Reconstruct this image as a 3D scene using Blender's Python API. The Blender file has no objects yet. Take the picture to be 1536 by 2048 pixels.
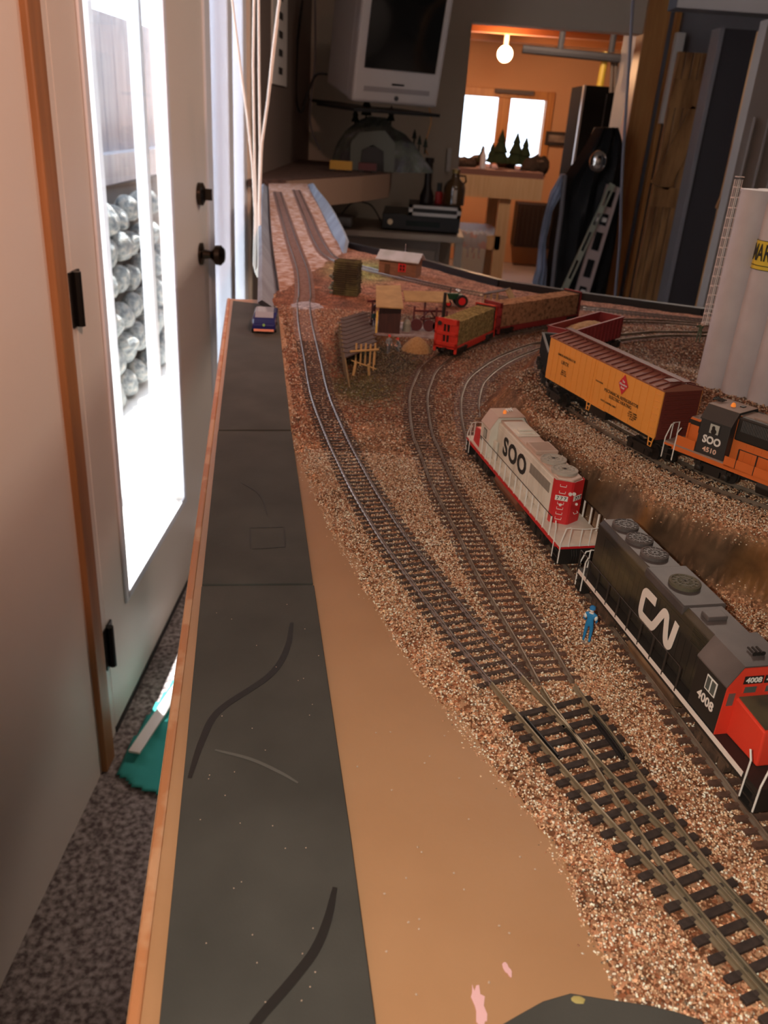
import bpy, math, random
import numpy as np
from mathutils import Vector, Matrix
random.seed(4); rng = np.random.default_rng(7)
R = math.radians
scene = bpy.context.scene
col = scene.collection

# ------------------------------------------------------------------ camera
F = 1657.0; CX, CY = 768.0, 1024.0; CAMH = 0.25
_n = np.array([522 - CX, 4476 - CY, F]); _n /= np.linalg.norm(_n)
_up = -_n; _z = np.array([0, 0, 1.0])
_Y = _z - (_z @ _up) * _up; _Y /= np.linalg.norm(_Y)
_X = np.cross(_Y, _up)
if _X[0] < 0: _X = -_X
RW = np.array([_X, _Y, _up])                      # world = RW @ cam(x right, y down, z fwd)
def ray(u, v): return RW @ np.array([(u - CX) / F, (v - CY) / F, 1.0])
def at(u, v, z=0.0):
    d = ray(u, v); t = (z - CAMH) / d[2]; return Vector((d[0] * t, d[1] * t, z))
def aty(u, v, y):
    d = ray(u, v); t = y / d[1]; return Vector((d[0] * t, y, CAMH + d[2] * t))
def atx(u, v, x=-0.56):
    d = ray(u, v); t = x / d[0]; return Vector((x, d[1] * t, CAMH + d[2] * t))
cd = bpy.data.cameras.new('camera'); cam = bpy.data.objects.new('camera', cd); col.objects.link(cam)
right = RW @ np.array([1, 0, 0]); upv = RW @ np.array([0, -1, 0]); back = RW @ np.array([0, 0, -1])
M = Matrix(((right[0], upv[0], back[0], 0), (right[1], upv[1], back[1], 0), (right[2], upv[2], back[2], CAMH), (0, 0, 0, 1)))
cam.matrix_world = M
cd.sensor_fit = 'VERTICAL'; cd.sensor_height = 36.0; cd.lens = 36.0 * F / 2048.0
cd.clip_start = 0.01; cd.clip_end = 200
cd.dof.use_dof = True; cd.dof.focus_distance = 0.43; cd.dof.aperture_fstop = 21.0
scene.camera = cam

# ------------------------------------------------------------------ light
scene.view_settings.view_transform = 'Standard'
scene.view_settings.look = 'None'
scene.view_settings.gamma = 1
scene.view_settings.use_curve_mapping = False
scene.view_settings.exposure = 0.0
w = bpy.data.worlds.new('world'); scene.world = w; w.use_nodes = True
w.node_tree.nodes['Background'].inputs[0].default_value = (0.80, 0.88, 1.0, 1)
w.node_tree.nodes['Background'].inputs[1].default_value = 4.8
def light(name, kind, loc, energy, color, size=None, aim=None, sizey=None, portal=False):
    ld = bpy.data.lights.new(name, kind); ld.energy = energy; ld.color = color
    if kind == 'AREA':
        ld.size = size
        if sizey: ld.shape = 'RECTANGLE'; ld.size_y = sizey
        if portal: ld.cycles.is_portal = True
    elif kind in ('POINT', 'SPOT'):
        ld.shadow_soft_size = size
        if kind == 'SPOT': ld.spot_size = R(72); ld.spot_blend = 0.9
    o = bpy.data.objects.new(name, ld); col.objects.link(o); o.location = loc
    if aim is not None: o.rotation_euler = Vector(aim).to_track_quat('-Z', 'Y').to_euler()
    return o
sun = light('sun', 'SUN', (-3, 3, 6), 26.0, (1.0, 0.97, 0.92), aim=(0.060, -0.075, -0.3)); sun.data.angle = R(0.6)
light('camera_flash', 'POINT', (-0.026, 0.0, 0.262), 3.9, (1.0, 0.90, 0.76), 0.004)
light('ceiling_spot', 'SPOT', (0.45, -0.1, 1.15), 135, (1.0, 0.52, 0.36), 0.05, aim=(-1.0, 1.15, -0.52))
light('room_fill', 'AREA', (1.0, 2.7, 1.28), 24, (1.0, 0.80, 0.66), 0.5, aim=(0, 0, -1))  # added fill for the back wall, television and desk; no known fixture
light('door_portal', 'AREA', (-0.62, 1.85, 0.15), 1, (1, 1, 1), 0.75, aim=(1, 0, 0), sizey=2.1, portal=True)
light('window_portal', 'AREA', (-0.62, 2.83, 0.15), 1, (1, 1, 1), 0.55, aim=(1, 0, 0), sizey=2.1, portal=True)
light('next_room_fill', 'AREA', (0.75, 5.45, 0.93), 13, (1.0, 0.72, 0.50), 0.3, aim=(0.1, 0.8, -0.6))  # unseen fill added behind the header to brighten the far table apron
light('bulb_light', 'POINT', (1.10, 7.0, 0.8), 34, (1.0, 0.55, 0.28), 0.05)

# ------------------------------------------------------------------ materials
def mat(name, c, rough=0.6, metal=0.0, c2=None, scale=20, detail=4, bump=0.0, stretch=(1, 1, 1), lo=0.35, hi=0.65,
        emit=None, es=0, spec=0.5, coat=0, c3=None, bscale=None):
    m = bpy.data.materials.new(name); m.use_nodes = True; nt = m.node_tree; b = nt.nodes['Principled BSDF']
    b.inputs['Base Color'].default_value = (*c, 1); b.inputs['Roughness'].default_value = rough
    b.inputs['Metallic'].default_value = metal; b.inputs['Specular IOR Level'].default_value = spec
    if coat: b.inputs['Coat Weight'].default_value = coat; b.inputs['Coat Roughness'].default_value = 0.12
    if emit: b.inputs['Emission Color'].default_value = (*emit, 1); b.inputs['Emission Strength'].default_value = es
    if c2 or bump:
        tc = nt.nodes.new('ShaderNodeTexCoord'); mp = nt.nodes.new('ShaderNodeMapping'); mp.inputs['Scale'].default_value = stretch
        nt.links.new(tc.outputs['Object'], mp.inputs['Vector'])
        n = nt.nodes.new('ShaderNodeTexNoise'); n.inputs['Scale'].default_value = scale; n.inputs['Detail'].default_value = detail
        nt.links.new(mp.outputs['Vector'], n.inputs['Vector'])
        if c2:
            r = nt.nodes.new('ShaderNodeValToRGB'); nt.links.new(n.outputs['Fac'], r.inputs['Fac'])
            r.color_ramp.elements[0].position = lo; r.color_ramp.elements[0].color = (*c, 1)
            r.color_ramp.elements[1].position = hi; r.color_ramp.elements[1].color = (*c2, 1)
            if c3: e = r.color_ramp.elements.new((lo + hi) / 2); e.color = (*c3, 1)
            nt.links.new(r.outputs['Color'], b.inputs['Base Color'])
        if bump:
            n2 = n
            if bscale:
                n2 = nt.nodes.new('ShaderNodeTexNoise'); n2.inputs['Scale'].default_value = bscale; n2.inputs['Detail'].default_value = 3
                nt.links.new(mp.outputs['Vector'], n2.inputs['Vector'])
            bp = nt.nodes.new('ShaderNodeBump'); bp.inputs['Strength'].default_value = min(bump, 1); bp.inputs['Distance'].default_value = 0.5 / (bscale or scale)
            nt.links.new(n2.outputs['Fac'], bp.inputs['Height']); nt.links.new(bp.outputs['Normal'], b.inputs['Normal'])
    return m
def glassmat(name, tint=(1, 1, 1), refl=0.12):
    m = bpy.data.materials.new(name); m.use_nodes = True; nt = m.node_tree; nt.nodes.remove(nt.nodes['Principled BSDF'])
    out = nt.nodes['Material Output']; mx = nt.nodes.new('ShaderNodeMixShader'); tr = nt.nodes.new('ShaderNodeBsdfTransparent')
    gl = nt.nodes.new('ShaderNodeBsdfGlossy'); gl.inputs['Roughness'].default_value = 0.03; tr.inputs[0].default_value = (*tint, 1)
    mx.inputs[0].default_value = refl
    nt.links.new(tr.outputs[0], mx.inputs[1]); nt.links.new(gl.outputs[0], mx.inputs[2]); nt.links.new(mx.outputs[0], out.inputs[0])
    return m
def vcolmat(name, rough=0.85, voro=0, bump=0.5, attr='col', spec=0.3, var=0.35):
    m = bpy.data.materials.new(name); m.use_nodes = True; nt = m.node_tree; b = nt.nodes['Principled BSDF']
    b.inputs['Roughness'].default_value = rough; b.inputs['Specular IOR Level'].default_value = spec
    a = nt.nodes.new('ShaderNodeAttribute'); a.attribute_name = attr
    if voro:
        tc = nt.nodes.new('ShaderNodeTexCoord'); v = nt.nodes.new('ShaderNodeTexVoronoi'); v.inputs['Scale'].default_value = voro
        nt.links.new(tc.outputs['Object'], v.inputs['Vector'])
        r = nt.nodes.new('ShaderNodeValToRGB'); r.color_ramp.interpolation = 'CONSTANT'
        r.color_ramp.elements[0].color = (0.42, 0.30, 0.24, 1); r.color_ramp.elements[1].position = 0.35; r.color_ramp.elements[1].color = (0.9, 0.85, 0.8, 1)
        for p, c in ((0.6, (1.3, 1.1, 1.0)), (0.8, (0.8, 0.5, 0.38)), (0.93, (2.2, 2.2, 2.2))):
            e = r.color_ramp.elements.new(p); e.color = (*c, 1)
        sp = nt.nodes.new('ShaderNodeSeparateColor'); nt.links.new(v.outputs['Color'], sp.inputs[0]); nt.links.new(sp.outputs[0], r.inputs[0])
        mx = nt.nodes.new('ShaderNodeMix'); mx.data_type = 'RGBA'; mx.blend_type = 'MULTIPLY'; mx.clamp_result = True
        al = nt.nodes.new('ShaderNodeAttribute'); al.attribute_name = 'grain'
        nt.links.new(al.outputs['Fac'], mx.inputs[0]); nt.links.new(a.outputs['Color'], mx.inputs[6]); nt.links.new(r.outputs['Color'], mx.inputs[7])
        n5 = nt.nodes.new('ShaderNodeTexNoise'); n5.inputs['Scale'].default_value = 55; n5.inputs['Detail'].default_value = 6; nt.links.new(tc.outputs['Object'], n5.inputs['Vector'])
        r5 = nt.nodes.new('ShaderNodeMapRange'); r5.inputs[1].default_value = .3; r5.inputs[2].default_value = .7; r5.inputs[3].default_value = .55; r5.inputs[4].default_value = 1.45; nt.links.new(n5.outputs['Fac'], r5.inputs[0])
        m5 = nt.nodes.new('ShaderNodeMix'); m5.data_type = 'RGBA'; m5.blend_type = 'MULTIPLY'; m5.inputs[0].default_value = 1.0; nt.links.new(mx.outputs[2], m5.inputs[6]); nt.links.new(r5.outputs[0], m5.inputs[7])
        nt.links.new(m5.outputs[2], b.inputs['Base Color'])
        n = nt.nodes.new('ShaderNodeTexNoise'); n.inputs['Scale'].default_value = voro; nt.links.new(tc.outputs['Object'], n.inputs['Vector'])
        ml = nt.nodes.new('ShaderNodeMath'); ml.operation = 'MULTIPLY'; nt.links.new(n.outputs['Fac'], ml.inputs[0]); nt.links.new(al.outputs['Fac'], ml.inputs[1])
        bp = nt.nodes.new('ShaderNodeBump'); bp.inputs['Strength'].default_value = bump; bp.inputs['Distance'].default_value = 0.001
        nt.links.new(ml.outputs[0], bp.inputs['Height']); nt.links.new(bp.outputs['Normal'], b.inputs['Normal'])
    else: nt.links.new(a.outputs['Color'], b.inputs['Base Color'])
    return m

# ------------------------------------------------------------------ helpers
class MB:
    def __init__(s, sc=1.0): s.v = []; s.f = []; s.sc = sc; s.mi = []; s.cur = 0; s.T = None
    def add(s, vs, fs):
        k = len(s.v)
        if s.T is not None: vs = [s.T @ Vector(p) for p in vs]
        s.v += [tuple(p) for p in vs]; s.f += [tuple(k + i for i in q) for q in fs]; s.mi += [s.cur] * len(fs); return s
    def box(s, x0, x1, y0, y1, z0, z1):
        return s.add([(x0, y0, z0), (x1, y0, z0), (x1, y1, z0), (x0, y1, z0), (x0, y0, z1), (x1, y0, z1), (x1, y1, z1), (x0, y1, z1)],
                     [(3, 2, 1, 0), (4, 5, 6, 7), (0, 1, 5, 4), (1, 2, 6, 5), (2, 3, 7, 6), (3, 0, 4, 7)])
    def tube(s, pts, r, seg=6, r2=None):
        pts = [Vector(p) for p in pts]; vs = []; fs = []; n = len(pts); pn = None
        for i, p in enumerate(pts):
            t = (pts[min(i + 1, n - 1)] - pts[max(i - 1, 0)]).normalized()
            if pn is None: a = t.orthogonal().normalized()
            else:
                a = pn - t * pn.dot(t); a = a.normalized() if a.length > 1e-6 else t.orthogonal().normalized()
            pn = a; b = t.cross(a); rr = r if r2 is None else r + (r2 - r) * i / (n - 1)
            vs += [p + (a * math.cos(k * 2 * math.pi / seg) + b * math.sin(k * 2 * math.pi / seg)) * rr for k in range(seg)]
        for i in range(n - 1):
            for k in range(seg):
                k2 = (k + 1) % seg; fs.append((i * seg + k, i * seg + k2, (i + 1) * seg + k2, (i + 1) * seg + k))
        fs.append(tuple(range(seg))[::-1]); fs.append(tuple((n - 1) * seg + k for k in range(seg)))
        return s.add(vs, fs)
    def lathe(s, c, prof, seg=20, axis='z'):
        vs = []; fs = []; n = len(prof)
        for r_, h in prof:
            for k in range(seg):
                a = 2 * math.pi * k / seg; x, y = r_ * math.cos(a), r_ * math.sin(a)
                p = (x, y, h) if axis == 'z' else ((x, h, y) if axis == 'y' else (h, x, y))
                vs.append((c[0] + p[0], c[1] + p[1], c[2] + p[2]))
        for i in range(n - 1):
            for k in range(seg): k2 = (k + 1) % seg; fs.append((i * seg + k, i * seg + k2, (i + 1) * seg + k2, (i + 1) * seg + k))
        fs.append(tuple(range(seg))[::-1]); fs.append(tuple((n - 1) * seg + k for k in range(seg)))
        return s.add(vs, fs)
    def prism(s, pts, off):
        n = len(pts); off = Vector(off); a = [Vector(p) for p in pts]
        return s.add(a + [p + off for p in a], [tuple(range(n))[::-1], tuple(range(n, 2 * n))] + [(i, (i + 1) % n, n + (i + 1) % n, n + i) for i in range(n)])
    def poly(s, pts, z0, z1): return s.prism([(p[0], p[1], z0) for p in pts], (0, 0, z1 - z0))
    def plank(s, p, q, w, h, up=(0, 0, 1)):
        p = Vector(p); q = Vector(q); t = (q - p).normalized(); sd = t.cross(Vector(up)).normalized(); u = sd.cross(t)
        return s.prism([p - sd * w / 2 - u * h / 2, p + sd * w / 2 - u * h / 2, p + sd * w / 2 + u * h / 2, p - sd * w / 2 + u * h / 2], q - p)
    def blob(s, c, r, sub=2, jit=0.0, seed=0, flat=1.0):
        import bmesh
        bm = bmesh.new(); bmesh.ops.create_icosphere(bm, subdivisions=sub, radius=1); rn = random.Random(seed)
        rr = r if hasattr(r, '__len__') else (r, r, r * flat)
        vs = [(c[0] + v.co.x * rr[0] * (1 + rn.uniform(-jit, jit)), c[1] + v.co.y * rr[1] * (1 + rn.uniform(-jit, jit)), c[2] + v.co.z * rr[2] * (1 + rn.uniform(-jit, jit))) for v in bm.verts]
        fs = [tuple(v.index for v in f.verts) for f in bm.faces]; bm.free(); return s.add(vs, fs)
    def build(s, name, m, parent=None, smooth=False, bevel=0, label=None):
        me = bpy.data.meshes.new(name); sc = s.sc
        me.from_pydata([(x * sc, y * sc, z * sc) for x, y, z in s.v], [], s.f); me.validate()
        ms = m if isinstance(m, (list, tuple)) else [m]
        for q in ms: me.materials.append(q)
        if len(ms) > 1: me.polygons.foreach_set('material_index', s.mi[:len(me.polygons)])
        o = bpy.data.objects.new(name, me); col.objects.link(o)
        import bmesh
        bm = bmesh.new(); bm.from_mesh(me); bmesh.ops.recalc_face_normals(bm, faces=bm.faces); bm.to_mesh(me); bm.free()
        if smooth:
            me.polygons.foreach_set('use_smooth', [True] * len(me.polygons))
            try: me.set_sharp_from_angle(angle=R(40))
            except Exception: pass
        if parent: o.parent = parent
        if bevel: bv = o.modifiers.new('b', 'BEVEL'); bv.width = bevel; bv.segments = 2; bv.limit_method = 'ANGLE'
        if label: o['label'] = label
        return o
def tag(o, label, cat, group=None, kind=None):
    o['label'] = label; o['category'] = cat
    if group: o['group'] = group
    if kind: o['kind'] = kind
    return o
def struct(o, label=None):
    o['kind'] = 'structure'
    if label: o['label'] = label
    return o
def thing(name, loc, label, cat, rz=0, group=None):
    o = bpy.data.objects.new(name, None); col.objects.link(o); o.location = loc; o.rotation_euler = (0, 0, rz); o.empty_display_size = 0.02
    return tag(o, label, cat, group)
def copytree(o, parent=None):
    c = o.copy(); col.objects.link(c)
    if parent: c.parent = parent
    for ch in [x for x in o.children]: copytree(ch, c)
    return c
def text(s, size, m, parent, loc, xdir, updir, name='lettering', extrude=0.00008, bold=0.0, xs=1.0, align='CENTER', space=1.0):
    cu = bpy.data.curves.new(name, 'FONT'); cu.body = s; cu.size = size; cu.extrude = extrude; cu.align_x = align; cu.align_y = 'CENTER'
    cu.offset = bold * size; cu.resolution_u = 3; cu.space_character = space; cu.space_line = 0.95
    t = bpy.data.objects.new('tmp', cu); col.objects.link(t); dg = bpy.context.evaluated_depsgraph_get(); dg.update()
    me = bpy.data.meshes.new_from_object(t.evaluated_get(dg)); bpy.data.objects.remove(t)
    x = Vector(xdir).normalized(); u = Vector(updir).normalized(); n = x.cross(u); L = Vector(loc)
    for v in me.vertices: v.co = L + x * v.co.x * xs + u * v.co.y + n * v.co.z
    me.materials.clear(); me.materials.append(m); me.name = name
    o = bpy.data.objects.new(name, me); col.objects.link(o)
    if parent: o.parent = parent
    return o
def catmull(pts, step):
    P = [np.array(p[:2], float) for p in pts]; P = [2 * P[0] - P[1]] + P + [2 * P[-1] - P[-2]]; out = []
    for i in range(1, len(P) - 2):
        for t in np.linspace(0, 1, 24, endpoint=False):
            a, b, c, d = P[i - 1], P[i], P[i + 1], P[i + 2]
            out.append(0.5 * (2 * b + (c - a) * t + (2 * a - 5 * b + 4 * c - d) * t * t + (3 * b - a - 3 * c + d) * t ** 3))
    out.append(P[-2]); out = np.array(out)
    for _ in range(3): out[1:-1] = (out[:-2] + 2 * out[1:-1] + out[2:]) / 4
    s = np.concatenate([[0], np.cumsum(np.linalg.norm(np.diff(out, axis=0), axis=1))])
    q = np.arange(0, s[-1], step); return np.stack([np.interp(q, s, out[:, 0]), np.interp(q, s, out[:, 1])], 1)
def normals(P):
    t = np.gradient(P, axis=0); t /= np.linalg.norm(t, axis=1)[:, None]; return np.stack([t[:, 1], -t[:, 0]], 1), t   # right normal

FLOOR = -1.05
# =================================================================== SETTING
m_wallL = mat('wall_paint_cream', (0.72, 0.66, 0.60), 0.55)
m_wall = mat('wall_paint_beige', (0.60, 0.51, 0.41), 0.7)
m_dwall = mat('wall_paint_brown', (0.16, 0.12, 0.10), 0.7)
m_orangewall = mat('wall_paint_orange', (0.62, 0.36, 0.21), 0.8)
m_grey = mat('wall_panel_grey', (0.22, 0.21, 0.23), 0.7)
m_dgrey = mat('wall_panel_dark', (0.06, 0.06, 0.07), 0.7)
m_ceil = mat('ceiling_paint', (0.5, 0.42, 0.36), 0.8)
m_pineceil = mat('pine_ceiling', (0.34, 0.13, 0.05), 0.5, c2=(0.45, 0.2, 0.08), scale=6, stretch=(0.3, 12, 1))
m_trim = mat('oak_trim', (0.46, 0.19, 0.055), 0.45, c2=(0.58, 0.28, 0.09), scale=5, stretch=(10, 10, 0.6))
m_pine = mat('knotty_pine', (0.52, 0.27, 0.10), 0.45, c2=(0.20, 0.08, 0.03), scale=5, stretch=(4, 4, 0.7), lo=0.42, hi=0.72)
m_white = mat('white_paint', (0.72, 0.68, 0.64), 0.4)
m_vinyl = mat('white_vinyl', (0.75, 0.78, 0.85), 0.3)
m_black = mat('black_plastic', (0.012, 0.012, 0.013), 0.4)
m_blackm = mat('black_metal', (0.02, 0.018, 0.016), 0.35, metal=0.6)
m_carpet = mat('carpet_pile', (0.10, 0.08, 0.078), 0.95, c2=(0.36, 0.32, 0.31), scale=95, detail=7, bump=0.6, bscale=500, lo=0.36, hi=0.66, spec=0.1)
m_conc = mat('concrete_floor', (0.34, 0.33, 0.38), 0.5, c2=(0.42, 0.41, 0.45), scale=3)
m_glass = glassmat('pane_glass', (0.97, 0.985, 1.0), 0.10)

f = MB(); f.box(-0.6, 5.0, -1.3, 5.0, FLOOR - 0.05, FLOOR); struct(f.build('floor', m_carpet), 'mottled grey brown carpet')
f = MB(); f.box(-0.6, 5.0, 5.0, 9.2, FLOOR - 0.05, FLOOR); struct(f.build('floor', m_conc), 'pale grey concrete floor of the next room')
c = MB(); c.box(-0.7, 5.0, -1.3, 5.1, 1.30, 1.36); struct(c.build('ceiling', m_ceil))
c = MB(); c.box(-0.7, 5.0, 5.1, 9.3, 0.95, 1.05)
for k in range(5): c.box(-0.7, 5.0, 5.35 + k * 0.75, 5.43 + k * 0.75, 0.89, 0.95)
struct(c.build('ceiling', m_pineceil), 'dark reddish pine ceiling with beams in the next room')
# left wall with door and sidelight openings
D0, D1, S0, S1 = 1.462, 2.52, 2.545, 3.14
wl = MB(); wl.box(-0.70, -0.56, -1.3, 1.335, FLOOR, 1.3); struct(wl.build('wall_left', m_wallL), 'cream painted wall beside the glazed door')
wl = MB(); wl.box(-0.70, -0.56, 3.17, 5.0, FLOOR, 1.3); struct(wl.build('wall_left', m_dwall), 'dark brown wall beyond the tall window')
wl = MB(); wl.box(-0.70, -0.56, 1.335, 3.17, 1.2, 1.3); struct(wl.build('wall_left', m_wallL))
t = MB(); t.box(-0.70, -0.548, 1.335, 1.385, FLOOR, 1.2); struct(t.build('trim_1', mat('brown_casing', (0.26, 0.115, 0.04), 0.5, c2=(0.36, 0.16, 0.06), scale=5, stretch=(10, 10, 0.6)), bevel=0.003), 'orange brown wooden door casing')
t = MB(); t.box(-0.70, -0.575, 1.385, 1.41, FLOOR, 1.2); struct(t.build('trim_2', mat('jamb_paint', (0.55, 0.25, 0.13), 0.5)))
t = MB(); t.box(-0.70, -0.571, 1.41, 1.46, FLOOR, 1.2); struct(t.build('trim_9', mat('jamb_cream', (0.70, 0.64, 0.58), 0.4)), 'cream door jamb')
t = MB(); t.box(-0.70, -0.555, 3.14, 3.17, FLOOR, 1.2); struct(t.build('trim_3', mat('pale_trim', (0.72, 0.58, 0.45), 0.5)))
# door
gb0 = atx(255, 1195, -0.575); gb1 = atx(375, 1000, -0.575)
GY0, GY1, GZ = 1.60, 2.13, -0.775
d = thing('door_1', (0, 0, 0), 'cream door with one tall glass pane, left side of the photo', 'door')
d['kind'] = 'structure'; del d['category']
db = MB()
db.box(-0.602, -0.572, D0 + 0.004, GY0, FLOOR + 0.012, 1.18); db.box(-0.602, -0.572, GY1, D1, FLOOR + 0.012, 1.18)
db.box(-0.602, -0.572, GY0, GY1, FLOOR + 0.012, GZ); db.box(-0.602, -0.572, GY0, GY1, 1.08, 1.18)
db.build('door_slab', mat('door_paint', (0.70, 0.64, 0.58), 0.4), d)
fr = MB()
for a in ((GY0 - 0.012, GY0 + 0.012, GZ - 0.012, 1.08), (GY1 - 0.012, GY1 + 0.012, GZ - 0.012, 1.08), (GY0, GY1, GZ - 0.012, GZ + 0.012)):
    fr.box(-0.572, -0.566, a[0], a[1], a[2], a[3])
fr.build('glazing_bead', m_vinyl, d, bevel=0.003)
MB().box(-0.590, -0.585, GY0, GY1, GZ, 1.08).build('window_pane', m_glass, d)
MB().box(-0.60, -0.568, D0, D1, FLOOR, FLOOR + 0.012).build('door_sweep', m_black, d)
for z0, z1 in ((-0.125, -0.03), (-0.865, -0.765)):
    h = MB(); h.box(-0.573, -0.5680, D0 - 0.02, D0 + 0.028, z0, z1); h.tube([(-0.563, D0, z0), (-0.563, D0, z1)], 0.008, 8); h.build('hinge', m_blackm, d)
kb = MB(); K = (-0.572, 2.42, -0.14)
kb.lathe(K, [(0.031, 0), (0.031, 0.006), (0.014, 0.01), (0.011, 0.03), (0.016, 0.036), (0.027, 0.044), (0.028, 0.058), (0.018, 0.068), (0.001, 0.07)], 20, 'x')
kb.build('door_knob', mat('dark_bronze', (0.05, 0.035, 0.025), 0.25, metal=0.9), d, smooth=True)
kb = MB(); kb.lathe((-0.572, 2.42, 0.02), [(0.03, 0), (0.03, 0.012), (0.018, 0.018), (0.001, 0.02)], 20, 'x'); kb.box(-0.56, -0.535, 2.415, 2.425, 0.005, 0.035)
kb.build('deadbolt', bpy.data.materials['dark_bronze'], d, smooth=True)
# sidelight window
wn = thing('window_1', (0, 0, 0), 'tall narrow white framed window between the door and the dark wall', 'window'); wn['kind'] = 'structure'; del wn['category']
wf = MB()
for a, b in ((S0 - 0.025, S0 + 0.045), (2.83, 2.90), (S1 - 0.06, S1)): wf.box(-0.64, -0.566, a, b, FLOOR, 1.2)
wf.box(-0.64, -0.566, S0, S1, FLOOR, FLOOR + 0.08); wf.box(-0.655, -0.61, 2.74, 2.77, FLOOR, 1.2)
wf.build('window_frame', m_vinyl, wn, bevel=0.004)
MB().box(-0.61, -0.604, S0, S1, FLOOR, 1.2).build('window_pane', m_glass, wn)
# back wall, opening, header
YB = 5.0
op = aty(920, 300, YB).x; pr = aty(1262, 200, YB).x; ztop = aty(1000, 48, YB).z
b = MB(); b.box(-0.7, op, YB, YB + 0.12, FLOOR, 1.3); b.box(op, pr, YB, YB + 0.12, ztop, 1.3)
struct(b.build('wall_back', m_wall), 'beige wall with the opening to the next room')
post = MB(); post.box(pr, pr + 0.12, YB - 0.03, YB + 0.13, FLOOR, 1.3); struct(post.build('trim_4', m_trim, bevel=0.004), 'upright orange brown post at the side of the opening')
# next room far wall with window
YF = 8.9
wx0, wx1 = aty(927, 200, YF).x, aty(1092, 205, YF).x; wz0, wz1 = aty(925, 325, YF).z, aty(930, 190, YF).z
b = MB(); b.box(-0.7, wx0, YF, YF + 0.12, FLOOR, 0.99); b.box(wx1, 5.0, YF, YF + 0.12, FLOOR, 0.99)
b.box(wx0, wx1, YF, YF + 0.12, FLOOR, wz0); b.box(wx0, wx1, YF, YF + 0.12, wz1, 0.99)
struct(b.build('wall_far', m_orangewall), 'orange lit wall of the next room')
b = MB(); b.box(-0.7, -0.58, 5.0, 9.0, FLOOR, 0.99); struct(b.build('wall_left', m_orangewall))
wn = thing('window_2', (0, 0, 0), 'wood framed double window in the far orange wall', 'window'); wn['kind'] = 'structure'; del wn['category']
wf = MB(); tw = 0.075
wf.box(wx0 - tw, wx0, YF - 0.03, YF + 0.06, wz0 - tw, wz1 + tw); wf.box(wx1, wx1 + tw, YF - 0.03, YF + 0.06, wz0 - tw, wz1 + tw)
wf.box(wx0, wx1, YF - 0.03, YF + 0.06, wz1, wz1 + tw); wf.box(wx0, wx1, YF - 0.03, YF + 0.06, wz0 - tw, wz0)
wm = (wx0 + wx1) / 2; wf.box(wm - 0.06, wm + 0.06, YF - 0.02, YF + 0.06, wz0, wz1)
wf.build('window_frame', m_trim, wn, bevel=0.005)
MB().box(wx0, wx1, YF + 0.06, YF + 0.066, wz0, wz1).build('window_pane', m_glass, wn)
# right hand side: closets, doors and partitions (all dim)
def pt(u, y): return aty(u, 300, y).x
b = MB(); b.box(-0.7, 5.0, -1.42, -1.3, FLOOR, 1.3); struct(b.build('wall_front', m_wall))
b = MB(); b.box(4.9, 5.0, -1.3, 9.0, FLOOR, 1.3); struct(b.build('wall_right', m_dgrey))
hall = MB(); hall.box(pr + 0.12, 4.9, YB + 0.9, YB + 1.0, FLOOR, 1.3); hall.box(pr + 0.12, pr + 0.16, YB + 0.12, YB + 0.9, FLOOR, 1.3)
struct(hall.build('wall_right', m_grey), 'dim grey wall of the hallway')
def door(n, x0, x1, y, ztop, m, label, knob=None, brace=True):
    e = thing('door_%d' % n, ((x0 + x1) / 2, y, FLOOR), label, 'door'); e['kind'] = 'structure'; del e['category']
    s = MB(); wd = (x1 - x0) / 2; H = ztop - FLOOR; k = 5
    for i in range(k):
        a = -wd + i * 2 * wd / k; s.box(a + 0.002, a + 2 * wd / k - 0.002, -0.018, 0.018, 0.01, H)
    s.build('plank_panel', m, e, bevel=0.003)
    if brace:
        s = MB(); s.box(-wd, wd, -0.035, -0.018, 0.95, 1.05); s.box(-wd, wd, -0.035, -0.018, H - 0.25, H - 0.12); s.box(-wd, wd, -0.035, -0.018, 0.12, 0.25)
        s.plank((-wd + 0.03, -0.027, 1.05), (wd - 0.03, -0.027, H - 0.25), 0.10, 0.016, up=(0, 1, 0)); s.build('brace', m, e)
    if knob: MB().lathe((knob, -0.10, 0.92), [(0.012, 0.08), (0.012, 0.03), (0.028, 0.025), (0.03, 0.01), (0.012, 0)], 14, 'y').build('door_knob', m_blackm, e, smooth=True)
    return e
door(2, pt(1318, 4.75), pt(1392, 4.75), 4.75, aty(1380, 105, 4.75).z, m_pine, 'plank pine door with diagonal brace left of the dark panel')
door(3, pt(1462, 3.4), pt(1535, 3.4), 3.4, aty(1500, 60, 3.4).z, m_pine, 'knotty pine plank door behind the white silos', knob=0.05)
b = MB(); b.box(pt(1398, 4.2), pt(1462, 4.2), 4.2, 4.3, FLOOR, aty(1430, 55, 4.2).z); struct(b.build('wall_right', mat('panel_charcoal', (0.05, 0.045, 0.05), 0.6)), 'flat charcoal partition between the two plank doors')
b = MB(); b.box(pt(1390, 4.2), pt(1398, 4.2), 4.19, 4.31, FLOOR, aty(1430, 55, 4.2).z); struct(b.build('trim_5', mat('grey_trim', (0.25, 0.24, 0.26), 0.6)))
b = MB(); b.box(pt(1303, 4.95), pt(1311, 4.95), 4.93, 4.99, FLOOR, 1.0); struct(b.build('trim_6', m_trim))
b = MB(); b.box(pt(1308, 4.9), pt(1325, 4.9), 4.88, 4.92, 0.30, 0.72); struct(b.build('trim_7', m_white), 'short pale strip beside the pine door')
b = MB(); b.box(pt(1478, 2.2), pt(1478, 2.2) + 0.9, 2.2, 2.25, FLOOR, aty(1500, 35, 2.2).z)
for k in range(3): b.box(pt(1492, 2.2) + k * 0.035, pt(1492, 2.2) + k * 0.035 + 0.004, 2.192, 2.2, FLOOR, 0.3)
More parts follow.
